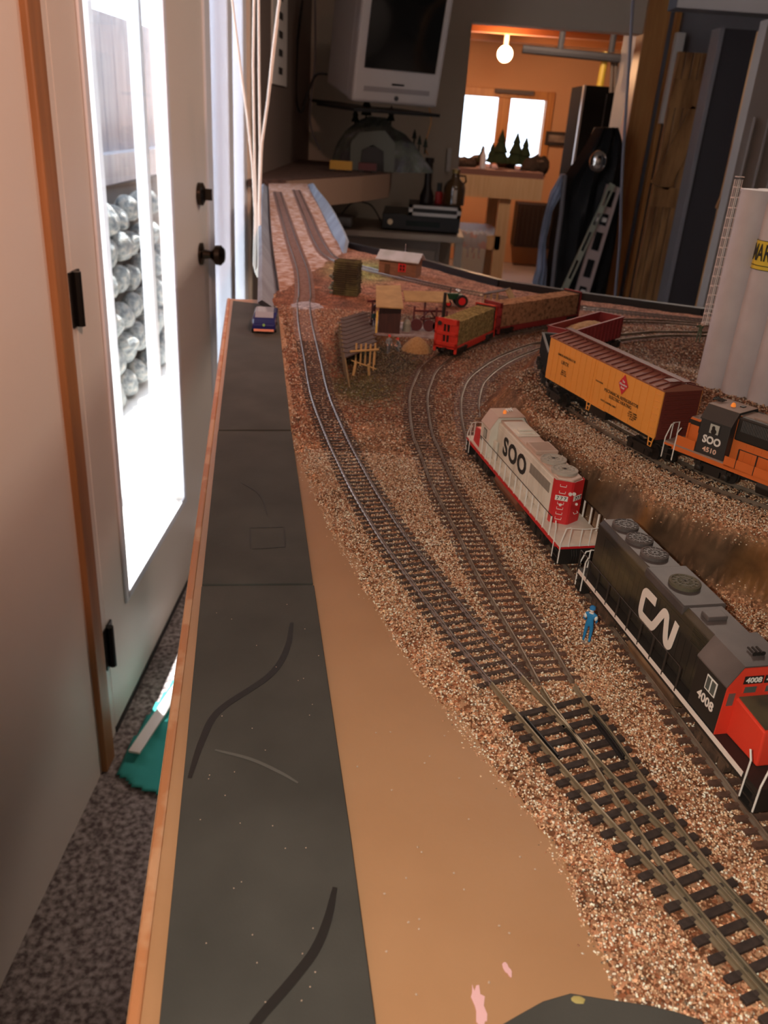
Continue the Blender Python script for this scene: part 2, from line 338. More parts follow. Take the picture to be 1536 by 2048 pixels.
struct(b.build('wall_right', mat('panel_greige', (0.26, 0.24, 0.23), 0.45)), 'tall grey closet panel behind the silos')
b = MB(); b.box(pt(1300, 2.9), 4.9, 2.9, 3.0, aty(1400, 18, 2.9).z, 1.3); struct(b.build('ceiling', m_dgrey), 'lowered soffit over the doors')
b = MB(); b.box(pt(1311, 4.96), pt(1311, 4.96) + 1.5, 4.96, 5.0, FLOOR, 1.3); struct(b.build('wall_back', m_grey))
# outdoors
m_snow = mat('sunlit_ground', (0.75, 0.74, 0.72), 0.9)
g = MB(); g.box(-9, -0.70, -3, 13, FLOOR - 0.12, FLOOR - 0.02); struct(g.build('ground', m_snow), 'bright ground outside the door')
e = MB(); e.box(-0.92, -0.70, -1, 6, 1.22, 1.30); struct(e.build('sun_blocker', m_white), 'unseen slab added outside to block high sun')  # out of view, added to keep high sun off the layout
fw = MB()
for k in range(34): fw.box(-1.62, -1.58, 0.9 + k * 0.2, 0.9 + k * 0.2 + 0.192, -0.02, 0.62)
fw.box(-1.60, -1.50, 0.9, 7.7, -0.16, -0.02)
struct(fw.build('fence', mat('weathered_boards', (0.36, 0.37, 0.42), 0.8, c2=(0.46, 0.47, 0.52), scale=3, stretch=(6, 6, 1))), 'pale grey board fence outside')
m_rock = mat('fieldstone', (0.12, 0.13, 0.14), 0.9, c2=(0.38, 0.35, 0.31), scale=2.5, bump=0.3, c3=(0.24, 0.26, 0.26))
ear = MB(); ear.prism([(-1.36, 1.5, FLOOR - .1), (-1.52, 1.5, -0.17), (-1.70, 1.5, -0.17), (-1.70, 1.5, FLOOR - .1)], (0, 6, 0)); struct(ear.build('retaining_bank', mat('dark_earth', (.10, .09, .08), .9)), 'dark earth behind the stacked stones')
rb = MB(); rb.blob((0, 0, 0), 1, 3, 0.02, 3)
rb.v = [tuple(c_ * (1 + .13 * math.sin(2.7 * v[0] + 1.3) * math.cos(2.1 * v[1]) + .10 * math.sin(3.3 * v[2] + 2 * v[0]) - .10 * max(0, v[1] * .8 + v[2] * .5 - .4)) for c_ in v) for v in rb.v]
rock = rb.build('boulder', m_rock, smooth=True)
k = 0
for row in range(6):
    for j in range(13):
        o = rock if k == 0 else rock.copy()
        if k: col.objects.link(o)
        k += 1; s = random.uniform(0.060, 0.078)
        yy = 2.55 + j * 0.185 + (row % 2) * 0.09 + random.uniform(-.015, .015)
        o.location = (-1.30 - row * 0.028, yy, FLOOR + 0.05 + row * 0.142 + random.uniform(-.018, .018))
        o.scale = (s, s * 1.12, s * random.uniform(0.85, .98)); o.rotation_euler = (random.uniform(-1.5, 1.5), random.uniform(-.6, .6), random.uniform(-.8, .8))
        w1 = ('bottom', 'second lowest', 'third lowest', 'third highest', 'second highest', 'top')[row]; w2 = ('first', 'second', 'third', 'fourth', 'fifth', 'sixth', 'seventh', 'eighth', 'ninth', 'tenth', 'eleventh', 'twelfth', 'thirteenth')[j]
        tag(o, 'rounded grey fieldstone, %s from the left in the %s course of the outdoor wall' % (w2, w1), 'boulder', 'fieldstones of the retaining wall outside the door')
for yy in (atx(200, 500, -.96).y, atx(292, 500, -.96).y):
    p = MB(); p.box(-0.98, -0.94, yy, yy + 0.04, FLOOR - 0.02, 1.22)
    struct(p.build('trim_8', mat('white_post', (0.85, 0.85, 0.86), 0.4)), 'slim white outdoor post seen through the door glass')

# =================================================================== LAYOUT TABLE
m_board = mat('brown_board_paint', (0.42, 0.22, 0.105), 0.42, c2=(0.48, 0.265, 0.135), scale=9, detail=5, bump=0.06, bscale=120)
m_edge = mat('edge_paint_orange', (0.50, 0.20, 0.08), 0.5, c2=(0.60, 0.32, 0.17), scale=30, lo=0.5, hi=0.56)
m_fasciab = mat('black_fascia', (0.012, 0.012, 0.015), 0.4)
EL = np.array([-0.066, 0.156]); ED = np.array([-0.176, 1.023]); ED = ED / np.linalg.norm(ED)
edge = lambda y: EL[0] + (y - EL[1]) * ED[0] / ED[1]
board = [(edge(-0.3), -0.3), (1.0, -0.3), (1.0, 1.20), (0.467, 1.305), (0.292, 1.366), (0.168, 1.43), (0.035, 1.60), (-0.115, 1.75), (-0.19, 1.195), (edge(1.19), 1.185)]
tb = thing('layout_table', (0.3, 0.6, FLOOR), 'long waist-high train layout table with brown painted top and orange edge', 'table')
def rel(bm, o): bm.T = Matrix.Translation(-Vector(o.location)); return bm
rel(MB(), tb).poly(board, -0.018, 0.0).build('tabletop', m_board, tb)
ef = rel(MB(), tb); ef.prism([(edge(-0.3) - 0.003, -0.3, -0.09), (edge(-0.3) + 0.004, -0.3, -0.09), (edge(-0.3) + 0.004, -0.3, 0.0012), (edge(-0.3), -0.3, 0.0012)], (edge(1.185) - edge(-0.3), 1.485, 0))
ef.build('edge_board', m_edge, tb, bevel=0.001)
fb = rel(MB(), tb)
fl = [(1.0, 1.20), (0.467, 1.305), (0.292, 1.366), (0.168, 1.43), (0.035, 1.60), (-0.115, 1.75)]
for a, b in zip(fl[:-1], fl[1:]): fb.plank((*a, -0.03), (*b, -0.03), 0.012, 0.085)
fb.build('fascia', m_fasciab, tb)
m_lum = mat('pine_lumber', (0.55, 0.38, 0.22), 0.6, c2=(0.62, 0.45, 0.28), scale=6, stretch=(8, 8, 0.6))
for x, y in ((-0.02, 0.0), (0.9, 0.0), (-0.13, 1.1), (0.9, 1.1)):
    rel(MB(), tb).box(x - 0.03, x + 0.03, y - 0.03, y + 0.03, FLOOR, -0.018).build('leg', m_lum, tb)
m_pink = mat('pink_paint', (0.85, 0.50, 0.52), 0.5)
def blotch(u, v, ru, rv, seed, m=m_pink):
    rn = random.Random(seed); pts = []
    for k in range(18):
        a = k * 2 * math.pi / 18; r_ = 1 + rn.uniform(-.3, .3); q = at(u + ru * r_ * math.cos(a) + (8 * math.sin(a)), v + rv * r_ * math.sin(a), 0); pts.append((q.x, q.y))
    rel(MB(), tb).poly(pts, 0.0, 0.0003).build('paint_spot', m, tb, label='spot of pale pink paint')
blotch(958, 2012, 12, 42, 1); blotch(1014, 1940, 6, 13, 2)
m_skid = mat('dried_glue', (0.55, 0.40, 0.30), 0.7)
for i in range(26):
    u, v = random.uniform(700, 1080), random.uniform(1450, 2000); q = at(u, v, 0)
    if v < 1450 + (u - 900) * 1.6: continue
    rel(MB(), tb).blob((q.x, q.y, 0.0003), (0.0005, 0.0005, 0.0003), 1, 0.3, i).build('crumb', m_skid, tb)

# rubber/foam roadway sheets along the edge
m_foam = mat('charcoal_foam', (0.045, 0.043, 0.037), 0.8, c2=(0.066, 0.063, 0.055), scale=18, detail=6, bump=0.15, bscale=900)
m_marker = mat('black_marker', (0.012, 0.011, 0.010), 0.5)
def fp(u, v): q = at(u, v, 0.002); return (q.x, q.y)
fL = lambda v: (300 + (2048 - v) * 165 / 1448 + (2 if v > 1165 else 0), v)
def quad(p): return [fp(*q) for q in p]
def lineon(pts, z, wd, name, m, parent):
    P = catmull([at(u, v, z) for u, v in pts], 0.0012); N, _ = normals(P); s = rel(MB(), parent)
    n = len(P); w_ = wd * (1 - 0.5 * np.abs(np.linspace(-1, 1, n)) ** 3)[:, None]
    L_ = P - N * w_ / 2; R_ = P + N * w_ / 2
    vs = [(*a, z) for a in L_] + [(*a, z) for a in R_]; k = n
    s.add(vs + [(x, y, z + 0.00015) for x, y, _ in vs], [(2 * k + i, 3 * k + i, 3 * k + i + 1, 2 * k + i + 1) for i in range(k - 1)] + [(i, i + 1, k + i + 1, k + i) for i in range(k - 1)]
          + [(i, 2 * k + i, 2 * k + i + 1, i + 1) for i in range(k - 1)] + [(k + i, k + i + 1, 3 * k + i + 1, 3 * k + i) for i in range(k - 1)])
    return s.build(name, m, parent)
s1 = thing('foam_sheet', (*fp(540, 1600), 0), 'nearest dark grey foam sheet on the table edge, with two marker curves', 'foam sheet')
a1 = fp(318, 2048); a0 = fp(372, 1500); 
rel(MB(), s1).poly([(a1[0] + .012 * 1.3 * -.17 + .006, a1[1] - .14), (.0285, .02), fp(752, 2048), fp(700, 1660), fp(628, 1170), fp(403, 1172), a0, a1], 0, 0.002).build('sheet', m_foam, s1, bevel=0.0004)
lineon([(584, 1245), (573, 1300), (538, 1352), (440, 1420), (405, 1480), (378, 1560)], 0.00205, 0.0034, 'marker_line', m_marker, s1)
lineon([(670, 1775), (655, 1840), (630, 1900), (585, 1960), (510, 2048), (440, 2150)], 0.00205, 0.0034, 'marker_line', m_marker, s1)
lineon([(430, 1500), (500, 1518), (560, 1545), (596, 1566)], 0.00205, 0.0016, 'scuff_mark', mat('scuff', (0.11, 0.105, 0.095), 0.8), s1)
for i in range(34):
    q = at(random.uniform(400, 640), random.uniform(1190, 2040), .002); rel(MB(), s1).blob((q.x, q.y, .0022), (.00028, .00028, .0002), 1, .3, i).build('crumb', m_skid, s1)
m_marker2 = mat('faint_marker', (0.028, 0.026, 0.023), 0.6)
s2 = thing('foam_sheet', (*fp(505, 1010), 0), 'middle dark grey foam sheet with a faint square outline on it', 'foam sheet')
rel(MB(), s2).poly([fp(404, 1168), fp(626, 1166), fp(600, 980), fp(583, 862), fp(436, 862)], 0, 0.002).build('sheet', m_foam, s2, bevel=0.0004)
lineon([(500, 1056), (568, 1054)], 0.00205, 0.0011, 'marker_line', m_marker2, s2); lineon([(568, 1054), (570, 1094)], 0.00205, 0.0011, 'marker_line', m_marker2, s2)
lineon([(570, 1094), (501, 1098)], 0.00205, 0.0011, 'marker_line', m_marker2, s2); lineon([(501, 1098), (500, 1056)], 0.00205, 0.0011, 'marker_line', m_marker2, s2)
lineon([(482, 965), (520, 990), (535, 1032)], 0.00205, 0.0011, 'marker_line', m_marker2, s2)
s3 = thing('foam_sheet', (*fp(510, 740), 0), 'farthest dark grey foam sheet at the table corner, under the blue toy car', 'foam sheet')
rel(MB(), s3).poly([fp(437, 859), fp(582, 859), fp(564, 700), fp(556, 612), fp(466, 601)], 0, 0.002).build('sheet', m_foam, s3, bevel=0.0004)
cf = [(980, 2065), (1040, 2030), (1085, 2005), (1140, 1989), (1200, 1999), (1290, 2012), (1350, 2026), (1400, 2042), (1440, 2090), (1440, 2300), (900, 2300)]
s4 = MB(); s4.poly([(p.x, p.y) for p in (at(u, v, 0.006) for u, v in cf)], 0.0045, 0.007)
s4o = s4.build('foam_scrap', m_foam, bevel=0.0006)
q = at(1157, 2000, .007); MB().blob((q.x, q.y, .0071), (.0022, .0013, .0003), 2, .15, 4).build('paint_spot', mat('yellow_dab', (.45, .36, .12), .6), s4o, label='dab of yellow paint')
tag(s4o, 'ragged scrap of dark foam at the bottom edge of the photo', 'foam scrap')

# =================================================================== TERRAIN / BALLAST
A = [(-.4145, 2.83), (-.294, 2.145), (-.2185, 1.72), (-.166, 1.43), (-.1385, 1.23), (-.134, 1.178), (-.1174, 1.054), (-.089, .88), (-.069, .76), (-.0455, .657), (-.028, .59), (-.0143, .541), (.004, .484), (.0185, .4445), (.0455, .3764), (.068, .3255), (.0955, .2666), (.119, .2212), (.1396, .178), (.17, .118), (.205, .05), (.24, -.02)]
B = [(.55, 1.20), (.40, 1.215), (.30, 1.195), (.24, 1.17), (.18, 1.112), (.12, 1.049), (.0825, .99), (.0545, .9287), (.0375, .875), (.031, .832), (.0255, .772), (.0278, .68), (.0335, .633), (.0428, .564), (.051, .521), (.0595, .478), (.067, .4345), (.0828, .366), (.092, .322), (.1015, .292), (.1115, .256), (.123, .221), (.1335, .1965), (.145, .172), (.172, .118), (.206, .05), (.241, -.02)]
C_ = [(.55, 1.12), (.45, 1.125), (.32, 1.11), (.25, 1.08), (.187, 1.027), (.17, 1.01), (.1385, .963), (.113, .915), (.0895, .855), (.08, .81), (.0745, .76), (.0735, .69), (.0785, .634), (.1005, .542), (.1235, .45), (.1295, .425), (.148, .335), (.163, .26), (.18, .19), (.205, .09), (.225, .0)]
Dt = [(.62, .965), (.5, .985), (.33, .957), (.27, .93), (.222, .895), (.18, .85), (.155, .805), (.145, .76), (.1436, .72), (.146, .683), (.151, .65), (.158, .626), (.1655, .604), (.183, .566), (.1965, .536), (.211, .511), (.2262, .494), (.243, .4785), (.27, .447), (.35, .36), (.5, .2)]
E_ = [(-.37, 2.958), (-.2546, 2.26), (-.1774, 1.797), (-.129, 1.585), (-.06, 1.49), (.03, 1.40), (.11, 1.34), (.2, 1.30), (.35, 1.265), (.6, 1.22)]
TR = {k: catmull(v, 0.003) for k, v in dict(A=A, B=B, C=C_, D=Dt, E=E_).items()}
def polydist(x, y, P):            # signed distance, negative inside
    P = np.array(P); n = len(P); d = np.full(x.shape, 1e9); ins = np.zeros(x.shape, bool)
    for i in range(n):
        a, b = P[i], P[(i + 1) % n]; e = b - a; t = np.clip(((x - a[0]) * e[0] + (y - a[1]) * e[1]) / (e @ e), 0, 1)
        d = np.minimum(d, np.hypot(x - a[0] - t * e[0], y - a[1] - t * e[1]))
        c = ((a[1] > y) != (b[1] > y)) & (x < (b[0] - a[0]) * (y - a[1]) / (b[1] - a[1] + 1e-12) + a[0]); ins ^= c
    return np.where(ins, -d, d)
def linedist(x, y, P):
    d = np.full(x.shape, 1e9)
    for i in range(0, len(P) - 1):
        a, b = P[i], P[i + 1]; e = b - a; t = np.clip(((x - a[0]) * e[0] + (y - a[1]) * e[1]) / (e @ e + 1e-12), 0, 1)
        d = np.minimum(d, np.hypot(x - a[0] - t * e[0], y - a[1] - t * e[1]))
    return d
_g = [rng.random((64, 64)) for _ in range(4)]
def vnoise(x, y, s, k=0):
    X = x * s; Y = y * s; xi = np.floor(X).astype(int); yi = np.floor(Y).astype(int); fx = X - xi; fy = Y - yi
    fx = fx * fx * (3 - 2 * fx); fy = fy * fy * (3 - 2 * fy); G = _g[k % 4]
    a = G[xi % 64, yi % 64]; b = G[(xi + 1) % 64, yi % 64]; c = G[xi % 64, (yi + 1) % 64]; d_ = G[(xi + 1) % 64, (yi + 1) % 64]
    return (a * (1 - fx) + b * fx) * (1 - fy) + (c * (1 - fx) + d_ * fx) * fy
def sm(t): t = np.clip(t, 0, 1); return t * t * (3 - 2 * t)
bl = [(564, 640), (572, 760), (583, 850), (590, 900), (612, 950), (640, 1010), (672, 1075), (700, 1120), (735, 1185), (775, 1250), (822, 1322), (835, 1350), (900, 1430), (945, 1490), (985, 1540), (1050, 1615), (1095, 1665), (1112, 1715), (1150, 1790), (1178, 1870), (1230, 1960), (1240, 2010), (1270, 2100)]
ball = [tuple(at(u, v, 0)[:2]) for u, v in bl] + [(.12, .0), (.15, -.28), (.99, -.28), (.99, 1.195), (.465, 1.298), (.29, 1.358), (.165, 1.42), (.032, 1.59), (-.115, 1.74), (-.19, 1.19), (-.158, 1.10)]
plat = [(.143, .80), (.112, .745), (.1075, .70), (.106, .655), (.108, .605), (.125, .552), (.148, .51), (.168, .482), (.188, .455), (.221, .43), (.26, .385), (.32, .32), (.42, .24), (.6, .1), (1.2, 0.0), (1.2, 1.03), (.5, 1.03), (.33, 1.01), (.25, .975), (.19, .92), (.158, .865)]
def hfield(x, y):
    sd = polydist(x, y, ball) + 0.004 * (vnoise(x, y, 160) - .5) + 0.008 * (vnoise(x, y, 45, 1) - .5)
    tz_ = sm((.325 - y) / .02); h = (0.0041 - .0009 * tz_) * sm(-sd / 0.010) - 0.0006
    pd = polydist(x, y, plat) + 0.006 * (vnoise(x, y, 40, 2) - .5) + 0.005 * (vnoise(x, y, 110, 1) - .5)
    sl = sm((-pd + 0.012) / 0.019)
    wide = sm((y - .60) / .12)
    sl2 = sm((-pd + 0.034) / 0.040); sl = sl * (1 - wide) + sl2 * wide
    h = h + sl * 0.0404
    h += sl * (1 - sl) * 0.02 * (vnoise(x, y, 70, 3) - .5)
    hol = np.exp(-(((x - .36) / .09) ** 2 + ((y - .86) / .045) ** 2)); h -= 0.018 * hol * sl
    return h, sd, pd, sl
def terrain(name, x0, x1, y0, y1, res, skip=None):
    xs = np.arange(x0, x1, res); ys = np.arange(y0, y1, res); X, Y = np.meshgrid(xs, ys); nx, ny = len(xs), len(ys)
    x, y = X.ravel(), Y.ravel(); h, sd, pd, sl = hfield(x, y)
    n1 = vnoise(x, y, 12); n2 = vnoise(x, y, 30, 1); n3 = vnoise(x, y, 90, 2)
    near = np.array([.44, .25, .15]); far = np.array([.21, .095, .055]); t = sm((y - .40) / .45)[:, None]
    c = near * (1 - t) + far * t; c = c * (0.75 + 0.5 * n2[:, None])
    # moss and dirt beds around the sawmill, grass at the back
    def mix(c, m, k): m = np.clip(m, 0, 1)[:, None]; return c * (1 - m) + np.array(k) * m
    dirt = sm(1.25 - np.hypot((x + .01) / .058, (y - .90) / .115) + .4 * (n3 - .5)); c = mix(c, dirt, (.045, .038, .018))
    moss = sm(1.6 - np.hypot((x + .032) / .028, (y - .795) / .04) * 1.0 + .5 * (n3 - .5)); c = mix(c, moss, (.085, .075, .02))
    grass = sm(1.3 - np.hypot((x + .06) / .075, (y - 1.48) / .14)); c = mix(c, grass, (.30, .33, .13))
    g2 = sm(1.3 - np.hypot((x - .03) / .10, (y - 1.27) / .035)); c = mix(c, g2 * .8, (.34, .16, .08))
    pinkz = sm((y - 1.18) / .1) * (1 - grass) * sm((x + .13) / .03); c = mix(c, pinkz * .6, (.42, .22, .16))
    sand = sm((n1 - .62) * 8) * sm((.95 - y) / .4); c = mix(c, sand * .35, (.55, .40, .26))
    # painted rock face
    rk = sm(4 * sl * (1 - sl) * 1.6) * (1 - sm((y - .64) / .06) * .55)
    rc = np.array([.085, .05, .028]) * (0.6 + .8 * n3[:, None]); och = sm((vnoise(x, y, 22, 3) - .5) * 5)[:, None]; rc = rc * (1 - och * .6) + np.array([.25, .11, .03]) * och * .6
    bg = sm((vnoise(x + .3, y, 18, 2) - .62) * 6)[:, None]; rc = rc * (1 - bg * .45) + np.array([.10, .11, .12]) * bg * .45
    c = c * (1 - rk[:, None]) + rc * rk[:, None]
    up_ = (sl > .85) & (rk < .5); c = np.where(up_[:, None], c * np.array([.85, .85, .85]), c)
    grain = (1 - rk) * (1 - .5 * moss)
    keep = (polydist(x, y, ball) < .006)
    idx = np.arange(nx * ny).reshape(ny, nx); q = np.stack([idx[:-1, :-1], idx[:-1, 1:], idx[1:, 1:], idx[1:, :-1]], -1).reshape(-1, 4)
    kk = keep[q].all(1)
    if skip is not None: kk &= ~skip(x, y)[q].all(1)
    q = q[kk]
    used = np.zeros(nx * ny, bool); used[q] = True; re = np.cumsum(used) - 1; q = re[q]
    me = bpy.data.meshes.new(name); nv = int(used.sum()); me.vertices.add(nv); me.loops.add(len(q) * 4); me.polygons.add(len(q))
    me.vertices.foreach_set('co', np.stack([x, y, h], 1)[used].ravel()); me.loops.foreach_set('vertex_index', q.ravel().astype(np.int32))
    me.polygons.foreach_set('loop_start', np.arange(0, len(q) * 4, 4, dtype=np.int32)); me.polygons.foreach_set('use_smooth', np.ones(len(q), bool)); me.update(calc_edges=True)
    ca = me.color_attributes.new('col', 'FLOAT_COLOR', 'POINT'); ca.data.foreach_set('color', np.concatenate([np.clip(c, 0, 1), np.ones((len(x), 1))], 1)[used].ravel())
    ga = me.attributes.new('grain', 'FLOAT', 'POINT'); ga.data.foreach_set('value', grain[used].astype(np.float32))
    o = bpy.data.objects.new(name, me); col.objects.link(o); me.materials.append(m_terr); return o
m_terr = vcolmat('ballast_ground', 0.9, voro=750, bump=0.8, spec=0.25)
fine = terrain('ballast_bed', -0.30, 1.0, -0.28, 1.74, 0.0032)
tag(fine, 'brown gravel scenery with a painted rock cutting beside the tracks', 'scenery', kind='stuff')

# loose grains, near area
def grains(name, N, box, size, seed, label, dens=None):
    r = np.random.default_rng(seed); x = r.uniform(box[0], box[1], N); y = r.uniform(box[2], box[3], N)
    sd = polydist(x, y, ball) ; ok = sd < 0.0015 + 0.006 * (r.random(N) < .10) * r.random(N)
    h, s2, pd, sl = hfield(x, y); rk = 4 * sl * (1 - sl); ok &= (r.random(N) > rk * 1.2)
    # keep rails clear, thin on the ties
    for kx, P in TR.items():
        if kx == 'E': continue
        dl = linedist(x, y, P[::3]); rail = np.abs(dl - 0.0086) < 0.0016; lvl = (sl > .6) == (kx == 'D')
        ok &= ~(rail & lvl)
        inner = (dl < .0145) & lvl; ok &= ~(inner & (r.random(N) < .22))
    tu = (y < .315) & (np.minimum(linedist(x, y, TR['A'][::3]), linedist(x, y, TR['B'][::3])) < .017) & (sl < .5)
    ok &= ~(tu & (r.random(N) < .5))
    # visible fan only
    if dens is not None: ok &= r.random(N) < dens(x, y)
    x, y, h = x[ok], y[ok], h[ok]; n = len(x); y_ = y
    s = size * r.uniform(.55, 1.25, n) * (1 + .15 * (y > .6))
    base = np.array([[1, 0, 0], [-1, 0, 0], [0, 1, 0], [0, -1, 0], [0, 0, .8], [0, 0, -.8]]) * .5
    V = base[None] * s[:, None, None] * r.uniform(.6, 1.3, (n, 6, 1)); a = r.uniform(0, 6.28, n); ca, sa = np.cos(a), np.sin(a)
    b_ = r.uniform(-.8, .8, n); cb, sb = np.cos(b_), np.sin(b_)
    vx = V[..., 0] * ca[:, None] - V[..., 1] * sa[:, None]; vy = V[..., 0] * sa[:, None] + V[..., 1] * ca[:, None]; vz = V[..., 2]
    vx, vz = vx * cb[:, None] - vz * sb[:, None], vx * sb[:, None] + vz * cb[:, None]
    # on a tie? sit a little higher
    co = np.stack([vx + x[:, None], vy + y[:, None], vz + h[:, None] + s[:, None] * .18 + .0002], -1).reshape(-1, 3)
    tri = np.array([[0, 2, 4], [2, 1, 4], [1, 3, 4], [3, 0, 4], [2, 0, 5], [1, 2, 5], [3, 1, 5], [0, 3, 5]]); F_ = (tri[None] + 6 * np.arange(n)[:, None, None]).reshape(-1, 3)
    me = bpy.data.meshes.new(name); me.vertices.add(n * 6); me.loops.add(len(F_) * 3); me.polygons.add(len(F_))
    me.vertices.foreach_set('co', co.ravel()); me.loops.foreach_set('vertex_index', F_.ravel().astype(np.int32)); me.polygons.foreach_set('loop_start', np.arange(0, len(F_) * 3, 3, dtype=np.int32)); me.update(calc_edges=True)
    pal = np.array([(.86, .76, .62), (.62, .40, .24), (.50, .28, .16), (.40, .17, .09), (.70, .48, .30), (.17, .12, .08), (.56, .30, .17)])
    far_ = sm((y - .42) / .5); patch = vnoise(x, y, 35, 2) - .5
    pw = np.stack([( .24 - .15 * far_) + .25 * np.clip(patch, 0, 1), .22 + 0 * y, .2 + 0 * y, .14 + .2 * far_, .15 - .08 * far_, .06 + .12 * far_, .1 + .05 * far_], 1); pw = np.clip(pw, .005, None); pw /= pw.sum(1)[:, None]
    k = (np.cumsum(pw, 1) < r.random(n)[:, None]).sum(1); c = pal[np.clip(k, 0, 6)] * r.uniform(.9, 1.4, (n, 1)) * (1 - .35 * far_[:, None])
    md = sm(1.7 - np.hypot((x + .02) / .05, (y - .88) / .13))[:, None]; c = c * (1 - md) + c * np.array([.30, .32, .2]) * md
    cc = np.repeat(np.concatenate([np.clip(c, 0, 1), np.ones((n, 1))], 1), 6, 0)
    ca_ = me.color_attributes.new('col', 'FLOAT_COLOR', 'POINT'); ca_.data.foreach_set('color', cc.ravel())
    me.materials.append(m_grain); o = bpy.data.objects.new(name, me); col.objects.link(o)
    return tag(o, label, 'gravel', kind='stuff')
m_grain = vcolmat('gravel_grain', 0.38, spec=0.6)
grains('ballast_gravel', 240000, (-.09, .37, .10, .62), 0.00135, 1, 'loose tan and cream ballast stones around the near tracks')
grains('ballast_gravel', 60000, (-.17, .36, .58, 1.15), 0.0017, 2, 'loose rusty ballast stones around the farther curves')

# =================================================================== TRACKS
m_rail = mat('nickel_rail', (0.30, 0.25, 0.17), 0.38, metal=0.65, c2=(0.42, 0.36, 0.26), scale=60)
m_railw = mat('weathered_rail', (0.20, 0.14, 0.10), 0.45, metal=0.55, c2=(0.32, 0.27, 0.22), scale=60)
m_tie = mat('dark_tie', (0.030, 0.020, 0.018), 0.75, c2=(0.052, 0.034, 0.028), scale=300, bump=0.2)
m_tieb = mat('dusty_tie', (0.075, 0.038, 0.026), 0.8, c2=(0.15, 0.075, 0.05), scale=200)
prof = [(-1.25, 0), (1.25, 0), (1.2, .35), (.3, .6), (.3, 1.6), (.42, 1.75), (.42, 2.3), (.3, 2.45), (-.3, 2.45), (-.42, 2.3), (-.42, 1.75), (-.3, 1.6), (-.3, .6), (-1.2, .35)]
def rail(P, off, z, name, m, parent, loc):
    N, T = normals(P); Q = P + N * off; vs = []; fs = []; k = len(prof); n = len(Q)
    for i in range(n):
        for a, b in prof: vs.append((Q[i, 0] + N[i, 0] * a * .001 - loc[0], Q[i, 1] + N[i, 1] * a * .001 - loc[1], z + b * .001 - loc[2]))
    for i in range(n - 1):
        for j in range(k): j2 = (j + 1) % k; fs.append((i * k + j, i * k + j2, (i + 1) * k + j2, (i + 1) * k + j))
    fs.append(tuple(range(k))); fs.append(tuple((n - 1) * k + j for j in range(k))[::-1])
    return MB().add(vs, fs).build(name, m, parent)
m_tief = mat('dusty_far_tie', (0.17, 0.095, 0.075), 0.8, c2=(0.26, 0.17, 0.15), scale=150)
def tie_mesh(hw, key):
    b = MB(); b.box(-hw, hw, -.00135, .00135, -.0017, 0)
    if key[0]: 
        for s in (-1, 1): b.box(s * .0086 - .0021, s * .0086 + .0021, -.0009, .0009, 0, .0006)
    o = b.build('tie', key[1]); me = o.data; bpy.data.objects.remove(o); return me
def track(P, z, label, near_first=True, pitch=0.0066, mr=m_rail, mt=m_tie, hw=.0150, skip=None, cap=100, nm='model_track', group=None):
    mid = P[len(P) // 2]; loc = (mid[0], mid[1], z); e = thing(nm, loc, label, 'model railway track', group=group)
    rail(P, -.0086, z + .0001, 'rail', mr, e, loc); rail(P, .0086, z + .0001, 'rail', mr, e, loc)
    S = catmull([tuple(p) for p in P[::6]] + [tuple(P[-1])], pitch); N, T = normals(S); d2 = np.hypot(S[:, 0], S[:, 1]); order = np.argsort(d2)
    me = tie_mesh(hw, (1, mt)); rest = MB(); cnt = 0
    for i in order:
        ang = math.atan2(N[i, 1], N[i, 0]) + random.uniform(-.02, .02)
        if cnt < cap:
            o = bpy.data.objects.new('tie', me); col.objects.link(o); o.parent = e; o.location = (S[i, 0] - loc[0], S[i, 1] - loc[1], 0); o.rotation_euler = (0, 0, ang); cnt += 1
        else:
            rest.T = Matrix.Translation((S[i, 0] - loc[0], S[i, 1] - loc[1], 0)) @ Matrix.Rotation(ang, 4, 'Z'); rest.box(-hw, hw, -.00135, .00135, -.0017, 0)
    if rest.v: o = rest.build('far_ties', m_tief, e); o['kind'] = 'stuff'
    return e
zt = 0.0044
PA, PB, PC, PD, PE = (TR[k] for k in 'ABCDE')
cutA = PA[:, 1] > .329; cutB = PB[:, 1] > .329
m_tiec = mat('brown_tie', (0.045, 0.027, 0.021), 0.8, c2=(0.10, 0.058, 0.042), scale=200)
track(PA[cutA], zt, 'silvery left track running from the turnout to the far ramp', mr=mat('bright_rail', (0.42, 0.40, 0.40), 0.22, metal=0.9), mt=m_tiec)
track(PB[cutB], zt, 'middle track curving right under the red bulkhead flatcar', mr=m_railw, mt=m_tieb)
track(PC, zt, 'track carrying the white and the black locomotive below the rock cutting', mr=m_railw, mt=m_tieb)
track(PD, zt + .040, 'upper track on the ledge under the orange reefer and orange locomotive', mr=m_railw)
track(PE, zt - .0005, 'right hand track on the far ramp curving behind the log pile', mr=bpy.data.materials['bright_rail'], mt=m_tieb)
# turnout
qa = PA[(PA[:, 1] <= .331)]; qb = PB[PB[:, 1] <= .331]; loc = (.11, .24, zt)
qa = qa[::-1]; qb = qb[::-1]
tn = thing('turnout', loc, 'large near turnout where the two left tracks merge at the bottom right', 'railroad turnout')
rail(qa, -.0086, zt, 'stock_rail', m_rail, tn, loc); rail(qb, .0086, zt, 'stock_rail', m_rail, tn, loc)
ka = qa[qa[:, 1] < .352]; kb_ = qb[qb[:, 1] < .352]
rail(ka[ka[:, 1] > .07], .0086, zt, 'closure_rail', m_rail, tn, loc); rail(kb_[kb_[:, 1] > .07], -.0086, zt, 'closure_rail', m_rail, tn, loc)
fq = at(1170, 1492, zt); Na, Ta = normals(qa); fi = int(np.argmin(np.hypot(qa[:, 0] + Na[:, 0] * .0086 - fq.x, qa[:, 1] + Na[:, 1] * .0086 - fq.y)))
fm = rel(MB(), tn); fv = qa[fi] + Na[fi] * .0086
